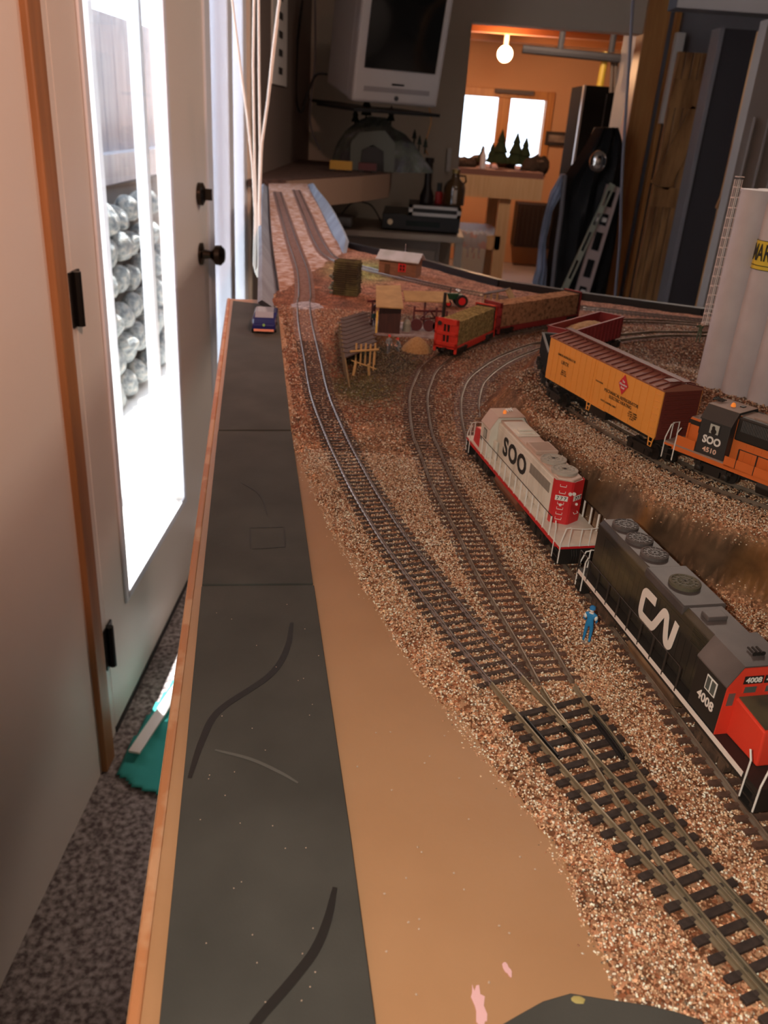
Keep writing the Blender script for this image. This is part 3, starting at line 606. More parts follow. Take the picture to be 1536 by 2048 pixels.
fm.plank((fv[0] - Ta[fi, 0] * .006, fv[1] - Ta[fi, 1] * .006, zt + .0005), (fv[0] + Ta[fi, 0] * .012, fv[1] + Ta[fi, 1] * .012, zt + .0005), .0036, .0010)
fm.build('frog', m_black, tn)
for P, off, dj in ((qa, -.0066, 2), (qb, .0066, 2)):
    N_, T_ = normals(P); j = int(np.argmin(np.abs(P[:, 1] - fv[1] - .004))); g1 = P[max(0, j - 4):j + 6]
    rail(g1, off, zt, 'guard_rail', m_black, tn, loc)
SA = catmull([tuple(p) for p in qa[::6]] + [tuple(qa[-1])], 0.0072)
for i, p in enumerate(SA):
    if p[1] > .311: continue
    j = int(np.argmin(np.hypot(qb[:, 0] - p[0], qb[:, 1] - p[1]))); Nn = normals(SA)[0][i]; q_ = qb[j]
    # tie runs from left of A to right of B along a common normal
    wB = (q_ - p) @ Nn; a = -.0148; b_ = wB + .0148
    t = MB(); t.box(a, b_, -.00155, .00155, -.0018, 0)
    for s in (-.0086, .0086, wB - .0086, wB + .0086): t.box(s - .0019, s + .0019, -.001, .001, 0, .0006)
    o = t.build('tie', m_tie, tn, bevel=.0002); o.location = (p[0] - loc[0], p[1] - loc[1], 0); o.rotation_euler = (0, 0, math.atan2(Nn[1], Nn[0]) + .10 * 0)

# =================================================================== ROLLING STOCK
mm = 0.001
m_soow = mat('soo_white', (0.78, 0.74, 0.66), 0.45, c2=(0.52, 0.48, 0.40), scale=60, stretch=(1, 1, .5), lo=.45, hi=.8)
m_roofw = mat('sooty_white_roof', (0.62, 0.46, 0.38), 0.5, c2=(0.52, 0.36, 0.29), scale=40)
m_soor = mat('soo_red', (0.62, 0.02, 0.025), 0.4)
m_cnb = mat('weathered_black', (0.022, 0.019, 0.016), 0.45, c2=(0.15, 0.115, 0.055), scale=22, detail=5, stretch=(.7, 1, 2.2), lo=.46, hi=.80)
m_cnroof = mat('sooty_black_roof', (0.040, 0.034, 0.034), 0.5, c2=(0.13, 0.105, 0.10), scale=22)
m_cnr = mat('cn_red', (0.72, 0.05, 0.025), 0.4)
m_letw = mat('white_lettering', (0.82, 0.74, 0.68), 0.5)
m_letb = mat('black_lettering', (0.012, 0.012, 0.012), 0.5)
m_undr = mat('underframe_black', (0.018, 0.015, 0.013), 0.5)
m_trk = mat('dusty_truck', (0.11, 0.065, 0.04), 0.7, c2=(0.04, 0.026, 0.018), scale=200)
m_fuel = mat('rusty_tank', (0.20, 0.075, 0.04), 0.5)
m_fuelb = mat('brown_tank', (0.24, 0.14, 0.07), 0.6, c2=(0.12, 0.07, 0.04), scale=60)
m_railwh = mat('white_rail', (0.82, 0.80, 0.76), 0.4)
m_railbk = mat('dark_rail', (0.03, 0.022, 0.018), 0.5)
m_or = mat('orange_paint', (0.72, 0.165, 0.035), 0.4)
m_cabdk = mat('charcoal_cab', (0.035, 0.034, 0.034), 0.5)
m_rooft = mat('dusty_tan_roof', (0.34, 0.24, 0.20), 0.6)
m_lens = mat('clear_lens', (0.9, 0.85, 0.8), 0.1, spec=0.8)
m_amber = mat('amber_beacon', (0.95, 0.25, 0.04), 0.15, emit=(1, .3, .05), es=0.4)
m_wing = mat('cab_glass', (0.10, 0.11, 0.10), 0.08, spec=0.9)
m_wingl = mat('pale_cab_glass', (0.50, 0.52, 0.47), 0.15, spec=0.8)

def wheelset(mb, x, r=5.2):
    for s in (-1, 1): mb.lathe((x, s * 8.0, r), [(r * .2, -1.2), (r, -1.2), (r, .9), (r * 1.12, 1.0), (r * 1.12, 1.5), (r * .2, 1.5)] if s < 0 else [(r * .2, -1.5), (r * 1.12, -1.5), (r * 1.12, -1.0), (r, -.9), (r, 1.2), (r * .2, 1.2)], 18, 'y')
    mb.tube([(x, -8, r), (x, 8, r)], 1.1, 8)
def truck(root, x, rot, axles, mt_, ws):
    t = bpy.data.objects.new('truck', None); 
    fr = MB(mm); wb = ws * (len(axles) - 1) / 2
    for s in (-1, 1):
        y0, y1 = (12.0, 15.2) if s > 0 else (-15.2, -12.0)
        fr.box(-wb - 4, wb + 4, y0, y1, 7.2, 9.4); fr.box(-wb * .6, wb * .6, y0, y1, 3.0, 7.4)
        for a in axles: fr.box(a - 2.4, a + 2.4, y0 - .4 * (s < 0), y1 + .4 * (s > 0), 3.2, 8.0); fr.lathe((a, s * 14.9, 5.2), [(2.0, -1), (2.0, 1.0), (.8, 1.4)], 12, 'y')
        for a in axles: fr.box(a - 1, a + 1, y0 + .5, y1 + .8 * s, 8, 10.2)
    fr.box(-3, 3, -12, 12, 6.5, 10.5)
    o = fr.build('truck_frame', mt_, root); o.location = (x * mm, 0, 0); o.rotation_euler = (0, 0, rot)
    w_ = MB(mm)
    for a in axles: wheelset(w_, a)
    w2 = w_.build('wheels', mt_, o, smooth=True); return o
def windows(root, mframe, mglass, quads, name='cab_window'):
    for (p, u, v, w_, h_, n) in quads:      # centre, u dir, v dir
        p, u, v = Vector(p), Vector(u), Vector(v); n = Vector(n)
        fr = MB(mm); c = [p - u * w_ / 2 - v * h_ / 2, p + u * w_ / 2 - v * h_ / 2, p + u * w_ / 2 + v * h_ / 2, p - u * w_ / 2 + v * h_ / 2]
        fr.prism(c, n * .25); fo = fr.build(name, mframe, root)
        g_ = MB(mm); k = .84; c = [p + n * .2 + (q - p) * k for q in c]; g_.prism(c, n * .15); g_.build('pane', mglass, fo)
def fan(root, x, y, z, r, m):
    f_ = MB(mm); f_.lathe((x, y, z), [(r * .96, -1), (r, 0), (r, 1.6), (r * .86, 2.0), (r * .8, 1.5), (r * .66, 1.5), (r * .62, 1.8), (r * .5, 1.8), (r * .46, 1.5), (r * .3, 1.6), (r * .26, 1.9), (.2, 1.9)], 28)
    for k in range(12): a = k * math.pi / 6; f_.box(0, 0, 0, 0, 0, 0) if False else f_.plank((x, y, z + 1.75), (x + r * .84 * math.cos(a), y + r * .84 * math.sin(a), z + 1.75), .35, .3)
    f_.build('roof_fan', m, root)
def handrail(root, pts_x, y, z0, z1, mst, mr_, lean=.0, rs=.42):
    s = -1 if y < 0 else 1
    for x in pts_x:
        q = MB(mm); q.tube([(x, y, z0 - 1.5), (x, y, z0 + 2), (x, y - s * lean, z1)], rs, 6); q.build('stanchion', mst, root)
    q = MB(mm); q.tube([(pts_x[0], y - s * lean, z1)] + [(x, y - s * lean, z1) for x in pts_x[1:]], .28, 6); q.build('handrail', mr_, root)
def endsteps(root, x, sgn, mwh, zd, hw, mplate):
    # sgn: outward x direction ; step wells on both sides, pilot, coupler
    b = MB(mm); b.box(min(x, x - sgn * 3), max(x, x - sgn * 3), -hw + 1, hw - 1, 1.8, zd - 1.2)
    for s in (-1, 1):
        for k in range(3): b.box(min(x - sgn * .5, x - sgn * 8), max(x - sgn * .5, x - sgn * 8), min(s * (hw - 5), s * hw), max(s * (hw - 5), s * hw), 1.8 + k * 4.2, 2.6 + k * 4.2)
        b.box(min(x - sgn * 7.5, x - sgn * 8.3), max(x - sgn * 7.5, x - sgn * 8.3), min(s * (hw - 5.5), s * hw), max(s * (hw - 5.5), s * hw), 1.6, zd - 1)
    b.build('pilot', mplate, root)
    c = MB(mm); c.box(min(x - sgn * 4, x + sgn * 5), max(x - sgn * 4, x + sgn * 5), -1.6, 1.6, 6.6, 9.2); c.box(min(x + sgn * 4, x + sgn * 8), max(x + sgn * 4, x + sgn * 8), -3, 2.2, 6.0, 10); c.build('coupler', m_undr, root, bevel=.0005)
    for s in (-1, 1):
        q = MB(mm); q.tube([(x + sgn * .4, s * (hw - .4), 3.0), (x + sgn * .4, s * (hw - .4), zd + 2), (x - sgn * .6, s * (hw - 3), zd + 11), (x - sgn * .6, s * (hw - 6), zd + 11.4)], .42, 6); q.build('grab_iron', mwh, root)
        q = MB(mm); q.tube([(x - sgn * 8, s * (hw + .1), 3.4), (x - sgn * 8, s * (hw + .1), zd + 8), (x - sgn * 10, s * (hw + .1), zd + 12)], .42, 6); q.build('grab_iron', mwh, root)
    q = MB(mm); q.tube([(x + sgn * .3, -hw + 6, zd + 11.4), (x + sgn * .3, -3, zd + 10.6), (x + sgn * .3, 3, zd + 10.6), (x + sgn * .3, hw - 6, zd + 11.4)], .3, 6)
    for yy in (-hw + 6, -3, 3, hw - 6): q.tube([(x + sgn * .2, yy, zd - 1), (x + sgn * .2, yy, zd + 11)], .38, 6)
    q.build('end_railing', mwh, root)
    for k in (-1, 1):
        for j in range(3): 
            q = MB(mm); yy = k * (4.5 + j * 1.5); q.tube([(x, yy, zd - 3.5), (x + sgn * 1.8, yy, zd - 7), (x + sgn * 1.6, yy, zd - 10.5), (x + sgn * .6, yy, zd - 12)], .36, 6); q.build('air_hose', m_undr, root)

def loco(kind, px, py, pz, ang):
    L = {'soo777': 94, 'cn': 88, 'soo4510': 92}[kind]
    cfg = dict(soo777=dict(label='white locomotive with red ends lettered SOO and numbered 777', zd=15, hw=16.2, hood=9.7, top=45.5, rear=-67, cab=(46, 65), nose=84, sill=m_soor, walk=m_soow, body=m_soow, roof=m_roofw, noseM=m_soor, st=m_railwh, hr=m_railbk, gr=m_railwh, fuel=m_fuel, trk=m_undr, axles=(-14, 0, 14), cabM=m_soow, croof=m_roofw, end=m_soor),
               cn=dict(label='weathered black locomotive with white CN emblem and red nose numbered 4008', zd=14, hw=16.2, hood=10.6, top=47, rear=-84, cab=(33, 55), nose=76, sill=m_undr, walk=m_undr, body=m_cnb, roof=m_cnroof, noseM=m_cnr, st=m_railbk, hr=m_railbk, gr=m_railwh, fuel=m_fuelb, trk=m_trk, axles=(-9.5, 9.5), cabM=m_undr, croof=m_cnroof, end=m_cnb),
               soo4510=dict(label='orange and charcoal locomotive lettered SOO 4510 on the upper track', zd=15, hw=16.2, hood=9.7, top=44.5, rear=-80, cab=(49, 70), nose=88, sill=m_or, walk=m_rooft, body=m_or, roof=m_rooft, noseM=m_or, st=m_railbk, hr=m_railbk, gr=m_railwh, fuel=m_undr, trk=m_undr, axles=(-9.5, 9.5), cabM=m_cabdk, croof=m_rooft, end=m_or))[kind]
    r_ = thing('model_locomotive', (px, py, pz), cfg['label'], 'model locomotive', rz=ang, group='locomotives on the layout')
    zd, hw, hd, top = cfg['zd'], cfg['hw'], cfg['hood'], cfg['top']; c0, c1 = cfg['cab']; rear = cfg['rear']; nose = cfg['nose']
    b = MB(mm); b.box(-L, L, -hw, hw, zd - 1.2, zd); b.build('walkway', cfg['walk'], r_)
    b = MB(mm); b.box(-L + 6, L - 6, -hw + .2, hw - .2, zd - 4.2, zd - 1.2); b.box(-L - .1, L + .1, -hw - .1, hw + .1, zd - 2.6, zd - 1.1); b.build('side_sill', cfg['sill'], r_)
    b = MB(mm); b.box(-L + 6, L - 6, -7, 7, 6, zd - 3); b.build('underframe', m_undr, r_)
    if kind == 'cn':
        b = MB(mm)
        for s in (-1, 1): b.box(-L + 1, L - 10, s * hw - .15, s * hw + .15, zd - 2.4, zd + .1)
        b.build('sill_stripe', m_letw, r_)
    # fuel tank
    b = MB(mm); yz = [(-15.2, 12), (-16.6, 8), (-14.6, 3.2), (-9, 2.2), (9, 2.2), (14.6, 3.2), (16.6, 8), (15.2, 12)]
    b.prism([(-22, y, z) for y, z in yz], (46, 0, 0)); b.build('fuel_tank', cfg['fuel'], r_, bevel=.0006)
    b = MB(mm)
    for s in (-1, 1): b.tube([(-24, s * 10.5, 10), (-40 if kind != 'soo777' else -24.5, s * 10.5, 10)], 2.2, 10)
    b.build('air_reservoir', cfg['fuel'], r_)
    for sx in (-1, 1): truck(r_, sx * 55, 0, cfg['axles'], cfg['trk'], 14 if len(cfg['axles']) == 3 else 19)
    # long hood
    ch = 2.2; sec = [(-hd, zd), (-hd, top - ch * 1.1), (-hd + ch, top), (hd - ch, top), (hd, top - ch * 1.1), (hd, zd)]
    body = MB(mm)
    if kind == 'soo777':   # angled rear corners
        pts = [(rear, -.7), (rear, .7), (rear + 5, hd), (c0, hd), (c0, -hd), (rear + 5, -hd)]
        body.poly(pts, zd, top - 2); rp = MB(mm); rp.poly([(rear + .8, -.7), (rear + .8, .7), (rear + 5.4, hd - 1.4), (c0, hd - 1.4), (c0, -hd + 1.4), (rear + 5.4, -hd + 1.4)], top - 2, top); rp.build('hood_roof', cfg['roof'], r_, bevel=.0008)
    else:
        body.prism([(rear, y, z) for y, z in sec], (c0 - rear, 0, 0)); rp = MB(mm); rp.box(rear + .5, c0, -hd + ch, hd - ch, top - .2, top + .35); rp.build('hood_roof', cfg['roof'], r_)
    hood = body.build('long_hood', cfg['body'], r_, bevel=.0005)
    # door seams as raised strips
    sm_ = MB(mm)
    for s in (-1, 1):
        x = rear + 10
        while x < c0 - 6: sm_.box(x, x + .35, s * hd - .15, s * hd + .15, zd + 2, top - 7 if x < 0 else top - 12); x += 5.2
        sm_.box(rear + 9, c0 - 2, s * hd - .2, s * hd + .2, top - 6.3, top - 5.8)
    sm_.build('door_seams', cfg['body'], hood)
    gr = MB(mm)
    for s in (-1, 1):
        for i in range(14): gr.box(rear + 12, rear + 46, s * hd - .1, s * hd + .35, top - 13.5 + i * .5, top - 13.28 + i * .5)
    gm = {'soo777': mat('sooty_grille', (0.32, 0.29, 0.25), 0.6), 'cn': m_cnb, 'soo4510': m_undr}[kind]
    gr.build('radiator_grille', gm, r_)
    # cab
    hwc = 15.6; ez = 37.5 if kind != 'cn' else 38.5; ct = top + .8
    cs = [(-hwc, zd), (-hwc, ez), (-hwc + 5.5, ct), (hwc - 5.5, ct), (hwc, ez), (hwc, zd)]
    cb = MB(mm); cb.prism([(c0, y, z) for y, z in cs], (c1 - c0, 0, 0)); cab = cb.build('cab', cfg['cabM'], r_, bevel=.0005)
    cr = MB(mm); o_ = 1.1
    cr.prism([(c0 - .6, -hwc - .6, ez - .2), (c0 - .6, -hwc + 5.2, ct + .5), (c0 - .6, hwc - 5.2, ct + .5), (c0 - .6, hwc + .6, ez - .2), (c0 - .6, hwc + .6, ez + .5), (c0 - .6, hwc - 5.2, ct + 1.1), (c0 - .6, -hwc + 5.2, ct + 1.1), (c0 - .6, -hwc - .6, ez + .5)], (c1 - c0 + 1.2, 0, 0))
    ro = cr.build('cab_roof', [cfg['croof']] if kind != 'soo4510' else m_cabdk, cab)
    if kind != 'cn': b = MB(mm); b.box(c0 - .6, c1 + .6, -hwc + 5.2, hwc - 5.2, ct + 1, ct + 1.4); b.build('roof_top', cfg['croof'], cab)
    # cab front face & nose
    fz = MB(mm); fz.prism([(c1, y, z) for y, z in cs], (.5, 0, 0)) if kind != 'soo4510' else fz.prism([(c1, y, z) for y, z in [(-9, zd), (-9, 30), (9, 30), (9, zd)]], (.5, 0, 0))
    fz.build('cab_front', cfg['noseM'] if kind == 'cn' else cfg['cabM'], cab)
    nt_ = {'soo777': 30, 'cn': 33, 'soo4510': 33.5}[kind]
    nb = MB(mm); hn = {'soo777': 15.4, 'cn': 10, 'soo4510': 9.5}[kind]
    if kind == 'soo4510':
        nb.prism([(c1, y, z) for y, z in [(-hn, zd), (-hn, nt_ - 2), (-hn + 2, nt_), (hn - 2, nt_), (hn, nt_ - 2), (hn, zd)]], (nose - c1 - 6, 0, 0))
    else: nb.prism([(c1, y, zd) for y in (-hn, hn)] + [(nose, hn, zd), (nose, -hn, zd)][::1], (0, 0, 0.01)) if False else nb.add(
        [(c1, -hn, zd), (nose, -hn + 1, zd), (nose, hn - 1, zd), (c1, hn, zd), (c1, -hn, nt_), (nose - 2, -hn + 1.6, nt_ - 3.0), (nose - 2, hn - 1.6, nt_ - 3.0), (c1, hn, nt_)], [(0, 1, 5, 4), (1, 2, 6, 5), (2, 3, 7, 6), (4, 5, 6, 7), (0, 3, 2, 1), (0, 4, 7, 3)])
    nb.build('short_hood', cfg['noseM'], r_, bevel=.0007)
    if kind == 'soo4510': b = MB(mm); b.box(c1 - .2, nose - 6.4, -hn - .15, hn + .15, nt_ - 4, nt_ - 1.2); b.build('nose_band', m_undr, r_); b = MB(mm); b.box(c1, nose - 6.6, -hn + 2, hn - 2, nt_ - .2, nt_ + .3); b.build('nose_top', m_rooft, r_)
    if kind == 'cn': b = MB(mm); b.add([(c1, -hn + 1, nt_ + .1), (nose - 3, -hn + 2.4, nt_ - 2.7), (nose - 3, hn - 2.4, nt_ - 2.7), (c1, hn - 1, nt_ + .1), (c1, -hn + 1, nt_ + .5), (nose - 3, -hn + 2.4, nt_ - 2.3), (nose - 3, hn - 2.4, nt_ - 2.3), (c1, hn - 1, nt_ + .5)], [(0, 1, 5, 4), (1, 2, 6, 5), (2, 3, 7, 6), (4, 5, 6, 7), (0, 3, 2, 1), (0, 4, 7, 3)]); b.build('nose_top', mat('olive_grime', (0.10, 0.08, 0.045), 0.6, c2=(0.05, 0.045, 0.03), scale=80), r_)
    # windows
    wz = {'soo777': 31.5, 'cn': 32, 'soo4510': 33.2}[kind]; xm = (c0 + c1) / 2
    for s in (-1, 1):
        windows(cab, m_railwh if kind == 'cn' else (m_undr if kind != 'soo4510' else m_cabdk), m_wingl if kind != 'cn' else m_wing,
                [((xm + (0 if kind != 'cn' else 1.5), s * hwc, wz), (1, 0, 0), (0, 0, 1), 7.6 if kind != 'soo777' else 6.4, 7.2, (0, s, 0))], 'side_window')
        windows(cab, cfg['noseM'] if kind == 'cn' else m_undr, m_wing, [((c1 + .5, s * 12.9, 32.5 if kind == 'cn' else 31), (0, 1, 0), (0, 0, 1), 3.6, 7.5, (1, 0, 0)), ((c1 + .5, s * 5.0, 37), (0, 1, 0), (0, 0, 1), 6.6, 3.6, (1, 0, 0))], 'front_window')
    if kind == 'cn':
        for s in (-1, 1): b = MB(mm); b.box(xm + 1.2, xm + 1.8, s * hwc - .5, s * hwc + .5, wz - 3.2, wz + 3.2); b.build('window_post', m_railwh, cab)
    if kind == 'soo4510':
        b = MB(mm); b.lathe((xm, hwc + .25, wz - 1.6), [(1.9, 0), (1.9, .3)], 12, 'y'); b.blob((xm + .6, hwc + .4, wz + .6), (1.2, .3, 1.5), 2); b.build('driver_silhouette', m_undr, cab)
    # railings, ends
    xs = [rear - 4 + i * 12.4 for i in range(int((c0 - 4 - rear) / 12.4) + 1)]
    if kind == 'soo777': xs = [rear - 10 + i * 10.4 for i in range(15)]; xs = [x for x in xs if x < c1 - 2]
    for s in (-1, 1): handrail(r_, xs, s * (hw - .2), zd, zd + 11.5, cfg['st'], cfg['hr'], rs={'soo777': .62, 'cn': .6, 'soo4510': .45}[kind])
    endsteps(r_, L, 1, cfg['gr'], zd, hw, m_undr); endsteps(r_, -L, -1, cfg['gr'], zd, hw, m_undr)
    # roof gear
    if kind == 'soo777':
        fan(r_, rear + 15, 0, top, 8.6, mat('sooty_fan', (0.42, 0.38, 0.33), 0.6)); fan(r_, rear + 33, 0, top, 8.6, bpy.data.materials['sooty_fan'])
        b = MB(mm); b.poly([(rear + 44, -8), (rear + 62, -8), (rear + 62, 8), (rear + 44, 8)], top, top + 2.2)
        for i in range(12): b.box(rear + 45.5 + i * 1.3, rear + 46 + i * 1.3, -7, 7, top + 2.2, top + 2.5)
        b.build('radiator_hatch', m_roofw, r_, bevel=.0004)
        b = MB(mm); b.box(14, 24, -6, 6, top, top + 1.6); b.box(17, 21, -5, 5, top + 1.6, top + 2.6); b.box(10, 40, -8.3, 8.3, top, top + .5); b.build('exhaust_hatch', m_soow, r_, bevel=.0003)
        b = MB(mm); b.lathe((xm - 2, 3, ct + 1.2), [(1.3, 0), (1.3, 1.4), (.9, 2.6), (.2, 2.8)], 10); b.build('beacon', m_amber, cab)
        b = MB(mm)
        for k in range(3): b.lathe((xm + 3, -1 - k * 1.7, ct + 1.8 + .3 * k), [(.4, -2), (.4, 1), (1.0, 2), (1.1, 2.2)], 10, 'x')
        b.build('air_horn', m_lens, cab)
        # rear face details: red end cap
        b = MB(mm); pts = [(rear - .25, -.8), (rear - .25, .8), (rear + 4.9, hd + .2), (rear + 8.0, hd + .2), (rear + 8.0, hd), (rear + 5, hd - .1), (rear, .6), (rear, -.6), (rear + 5, -hd + .1), (rear + 8.0, -hd), (rear + 8.0, -hd - .2), (rear + 4.9, -hd - .2)]
        b.poly(pts, zd, top - 1.2); b.build('red_end', m_soor, r_)
        for s in (-1, 1):
            nx = Vector((-9.0, s * 5.0, 0)).normalized(); tx = Vector((-s * nx.y * -1, 0, 0)); tdir = Vector((6.15, s * 5.4, 0)).normalized() * (1 if s > 0 else 1)
            cen = Vector((rear + 2.5, s * 5.2, 0)); tang = Vector((nx.y, -nx.x, 0))
            if True:
                q = MB(mm); p0 = cen + nx * .3; q.prism([p0 - tang * 4.0 + Vector((0, 0, 31)), p0 + tang * 4.0 + Vector((0, 0, 31)), p0 + tang * 4.0 + Vector((0, 0, 34.4)), p0 - tang * 4.0 + Vector((0, 0, 34.4))], nx * .3); nb_ = q.build('number_board', m_railwh, r_, bevel=.0008)
                xd = Vector((-nx.y, nx.x, 0)); tt = text('777', 3.3 * mm, m_letb, r_, (p0 + nx * .75 + Vector((0, 0, 32.7))) * mm, xd, (0, 0, 1), bold=.01, space=1.4, name='number')
            for i, zz in enumerate((41, 36.5, 29, 25.5, 22, 18.5)):
                if s < 0 and i != 4: continue
                q = MB(mm); a_ = p0 - tang * 1.9; b2 = p0 + tang * 1.9; U = lambda v_, z_: v_ + nx * .3 + Vector((0, 0, z_))
                q.tube([U(a_, zz + 1), U(a_, zz) + nx * .9, U(b2, zz) + nx * .9, U(b2, zz + 1)], .22, 5); q.build('grab_iron', m_railwh, r_)
            q = MB(mm); q.blob(tuple(p0 + nx * .4 + Vector((0, 0, 28.2)) + Vector((0, s * -2.2, 0)) * 0), (1.0, 1.0, 1.0), 2); q.build('marker_light', m_lens, r_)
            q = MB(mm); q.lathe((rear - .7, s * 1.3, 36.6), [(1.2, -.4), (1.2, .4)], 14, 'x'); q.build('headlight', m_lens, r_)
        b = MB(mm); b.box(40, 47, 9.6, 12, zd, 30); b.build('inertial_box', m_soow, r_, bevel=.001)
        for s in (-1, 1):
            text('SOO', 18.5 * mm, m_letb, r_, (8 * mm, s * (hd + .25) * mm, 31.0 * mm), (-s, 0, 0), (0, 0, 1), bold=.035, xs=1.12, name='soo_lettering', space=1.1)
            text('777', 3.6 * mm, m_letb, cab, ((c1 - 2.5) * mm, s * (hwc + .2) * mm, 25 * mm), (-s, 0, 0), (0, 0, 1), bold=.02, name='number')
    if kind == 'cn':
        for x in (rear + 10, rear + 26.5, rear + 43): fan(r_, x, 0, top + .3, 7.2, m_cnroof)
        b = MB(mm); b.box(rear + 55, rear + 92, -hd - .6, hd + .6, top - 4, top + 1.0); b.build('dynamic_brake', m_cnroof, r_, bevel=.0008)
        fan(r_, rear + 73, 0, top + 1, 7.6, mat('olive_fan', (0.10, 0.085, 0.055), 0.6))
        b = MB(mm); b.box(rear + 98, rear + 104, -6, 4, top + .3, top + 2.4); b.build('roof_hatch', m_cnroof, r_, bevel=.0004)
        b = MB(mm)
        for i in range(10): b.box(c0 - 15, c0 - 2, hd - .1, hd + .4, top - 11 + i * .8, top - 10.6 + i * .8); b.box(c0 - 15, c0 - 2, -hd - .4, -hd + .1, top - 11 + i * .8, top - 10.6 + i * .8)
        b.build('intake_grille', m_cnb, r_)
        b = MB(mm)
        for k in range(3): b.lathe((xm + 2, -2 + k * 2, ct + 2), [(.5, -2), (.5, 2), (1.2, 3)], 8, 'x')
        b.build('air_horn', m_undr, cab)
        # CN worm emblem
        for s in (-1, 1):
            # path in (u along text direction, w up), local mm
            path = [(12.5, 12.2), (5, 12.2), (3, 11.6), (2.2, 10), (2.2, 4.5), (3, 2.8), (4.8, 2.2), (12.0, 2.2), (14, 3), (15.5, 5), (19, 10.6), (20.6, 12), (22.4, 11.4), (23.0, 9.6), (24.8, 4), (26.6, 2.2), (28.6, 3), (29.2, 5), (30.4, 13.0)]
            sp = catmull(path, .5); Nn, _ = normals(sp); q = MB(mm); y0 = s * (hd + .25); cx = -10.0; wd = 1.75
            P1 = [(cx + (-s) * (u - 16) * 1.12, y0, 20 + w_ * 1.35) for u, w_ in (sp - Nn * wd)]; P2 = [(cx + (-s) * (u - 16) * 1.12, y0, 20 + w_ * 1.35) for u, w_ in (sp + Nn * wd)]; k = len(P1)
            P3 = [(a, b_ + s * .2, c_) for a, b_, c_ in P1]; P4 = [(a, b_ + s * .2, c_) for a, b_, c_ in P2]
            q.add(P1 + P2 + P3 + P4, [(2 * k + i, 3 * k + i, 3 * k + i + 1, 2 * k + i + 1) for i in range(k - 1)] + [(i, i + 1, k + i + 1, k + i) for i in range(k - 1)] + [(i, 2 * k + i, 2 * k + i + 1, i + 1) for i in range(k - 1)] + [(k + i, k + i + 1, 3 * k + i + 1, 3 * k + i) for i in range(k - 1)])
            q.build('railway_emblem', m_letw, r_)
            text('4008', 6.2 * mm, m_letw, cab, ((xm + .5) * mm, s * (hwc + .2) * mm, 23.5 * mm), (-s, 0, 0), (0, 0, 1), bold=.02, name='number')
        for yy in (-4.6, 5.0):
            q = MB(mm); q.box(c1 + .5, c1 + .8, yy - 4.4, yy + 4.4, 40.0, 43.8); q.build('number_board', m_letb, cab)
            text('4008', 3.7 * mm, m_railwh, cab, ((c1 + .95) * mm, yy * mm, 41.9 * mm), (0, 1, 0), (0, 0, 1), bold=.02, name='number')
        q = MB(mm); q.lathe((nose, -2.5, 25), [(1.4, -.6), (1.4, .7)], 14, 'x'); q.lathe((nose, 2.5, 25), [(1.4, -.6), (1.4, .7)], 14, 'x'); q.build('headlight', m_lens, r_)
    if kind == 'soo4510':
        for x in (rear + 10, rear + 27): fan(r_, x, 0, top + .3, 7.2, m_undr)
        b = MB(mm); b.box(c0 - 34, c0 - 1, -hd - 1.6, hd + 1.6, top - 15, top + .2); b.build('blower_housing', m_undr, r_, bevel=.001)
        b = MB(mm)
        for i in range(20): b.box(c0 - 24 + i, c0 - 23.5 + i, hd + 1.6, hd + 2.0, top - 8.5, top - 1.5)
        b.build('intake_grille', mat('grey_grille', (0.09, 0.09, 0.09), 0.5), r_)
        b = MB(mm); b.box(c0 - 30, c0 - 8, -6, 6, top + .3, top + 1.2); b.build('roof_hatch', m_rooft, r_)
        b = MB(mm); b.lathe((xm - 1, 2, ct + 1.3), [(1.6, 0), (1.5, 1.2), (.9, 2.4), (.2, 2.7)], 12); b.build('beacon', m_amber, cab)
        b = MB(mm); b.box(xm - 6, xm - 3.5, -5, -1.5, ct + 1.3, ct + 1.9); b.build('roof_vent', m_undr, cab)
        b = MB(mm)
        for k in range(3): b.lathe((c1 - 1, -2 + k * 2.2, ct + 2.6), [(.4, -3), (.4, 2), (1.2, 3.4)], 8, 'x')
        b.tube([(c1 - 2, -3, ct + 1.4), (c1 - 2, 4, ct + 2.6)], .4, 6); b.build('air_horn', m_undr, cab)
        for s in (-1, 1):
            text('SOO', 6.8 * mm, m_railwh, cab, (xm * mm, s * (hwc + .2) * mm, 25.2 * mm), (-s, 0, 0), (0, 0, 1), bold=.04, xs=.9, name='soo_lettering')
            text('4510', 4.3 * mm, mat('peach_lettering', (0.85, 0.55, 0.42), 0.5), cab, (xm * mm, s * (hwc + .2) * mm, 18.8 * mm), (-s, 0, 0), (0, 0, 1), bold=.03, xs=1.15, name='number')
        b = MB(mm)
        for s in (-1, 1): b.box(-20, c0 - 1, s * (hw - .1) - .2, s * (hw - .1) + .2, zd - 2, zd + 4.5); b.box(c1, L - 8, s * (hw - .2) - .2, s * (hw - .2) + .2, zd - 3, zd + 6.5)
        b.build('side_skirt', m_or, r_)
        b = MB(mm); b.box(nose - 8, nose - 7, hn, hn + 1.2, 20, 30); b.build('nose_door', m_or, r_)
    return r_
def heading(dx, dy): return math.atan2(dy, dx)
ZR = 0.00695
loco('soo777', .1005, .542, ZR, heading(-.24, .97))
loco('cn', .1512 - .006 * .226, .334 + .006 * .974, ZR, heading(.226, -.974))
loco('soo4510', .2028 + .083 * .628, .531 - .083 * .778, .04 + ZR + .0035, heading(-.628, .778))

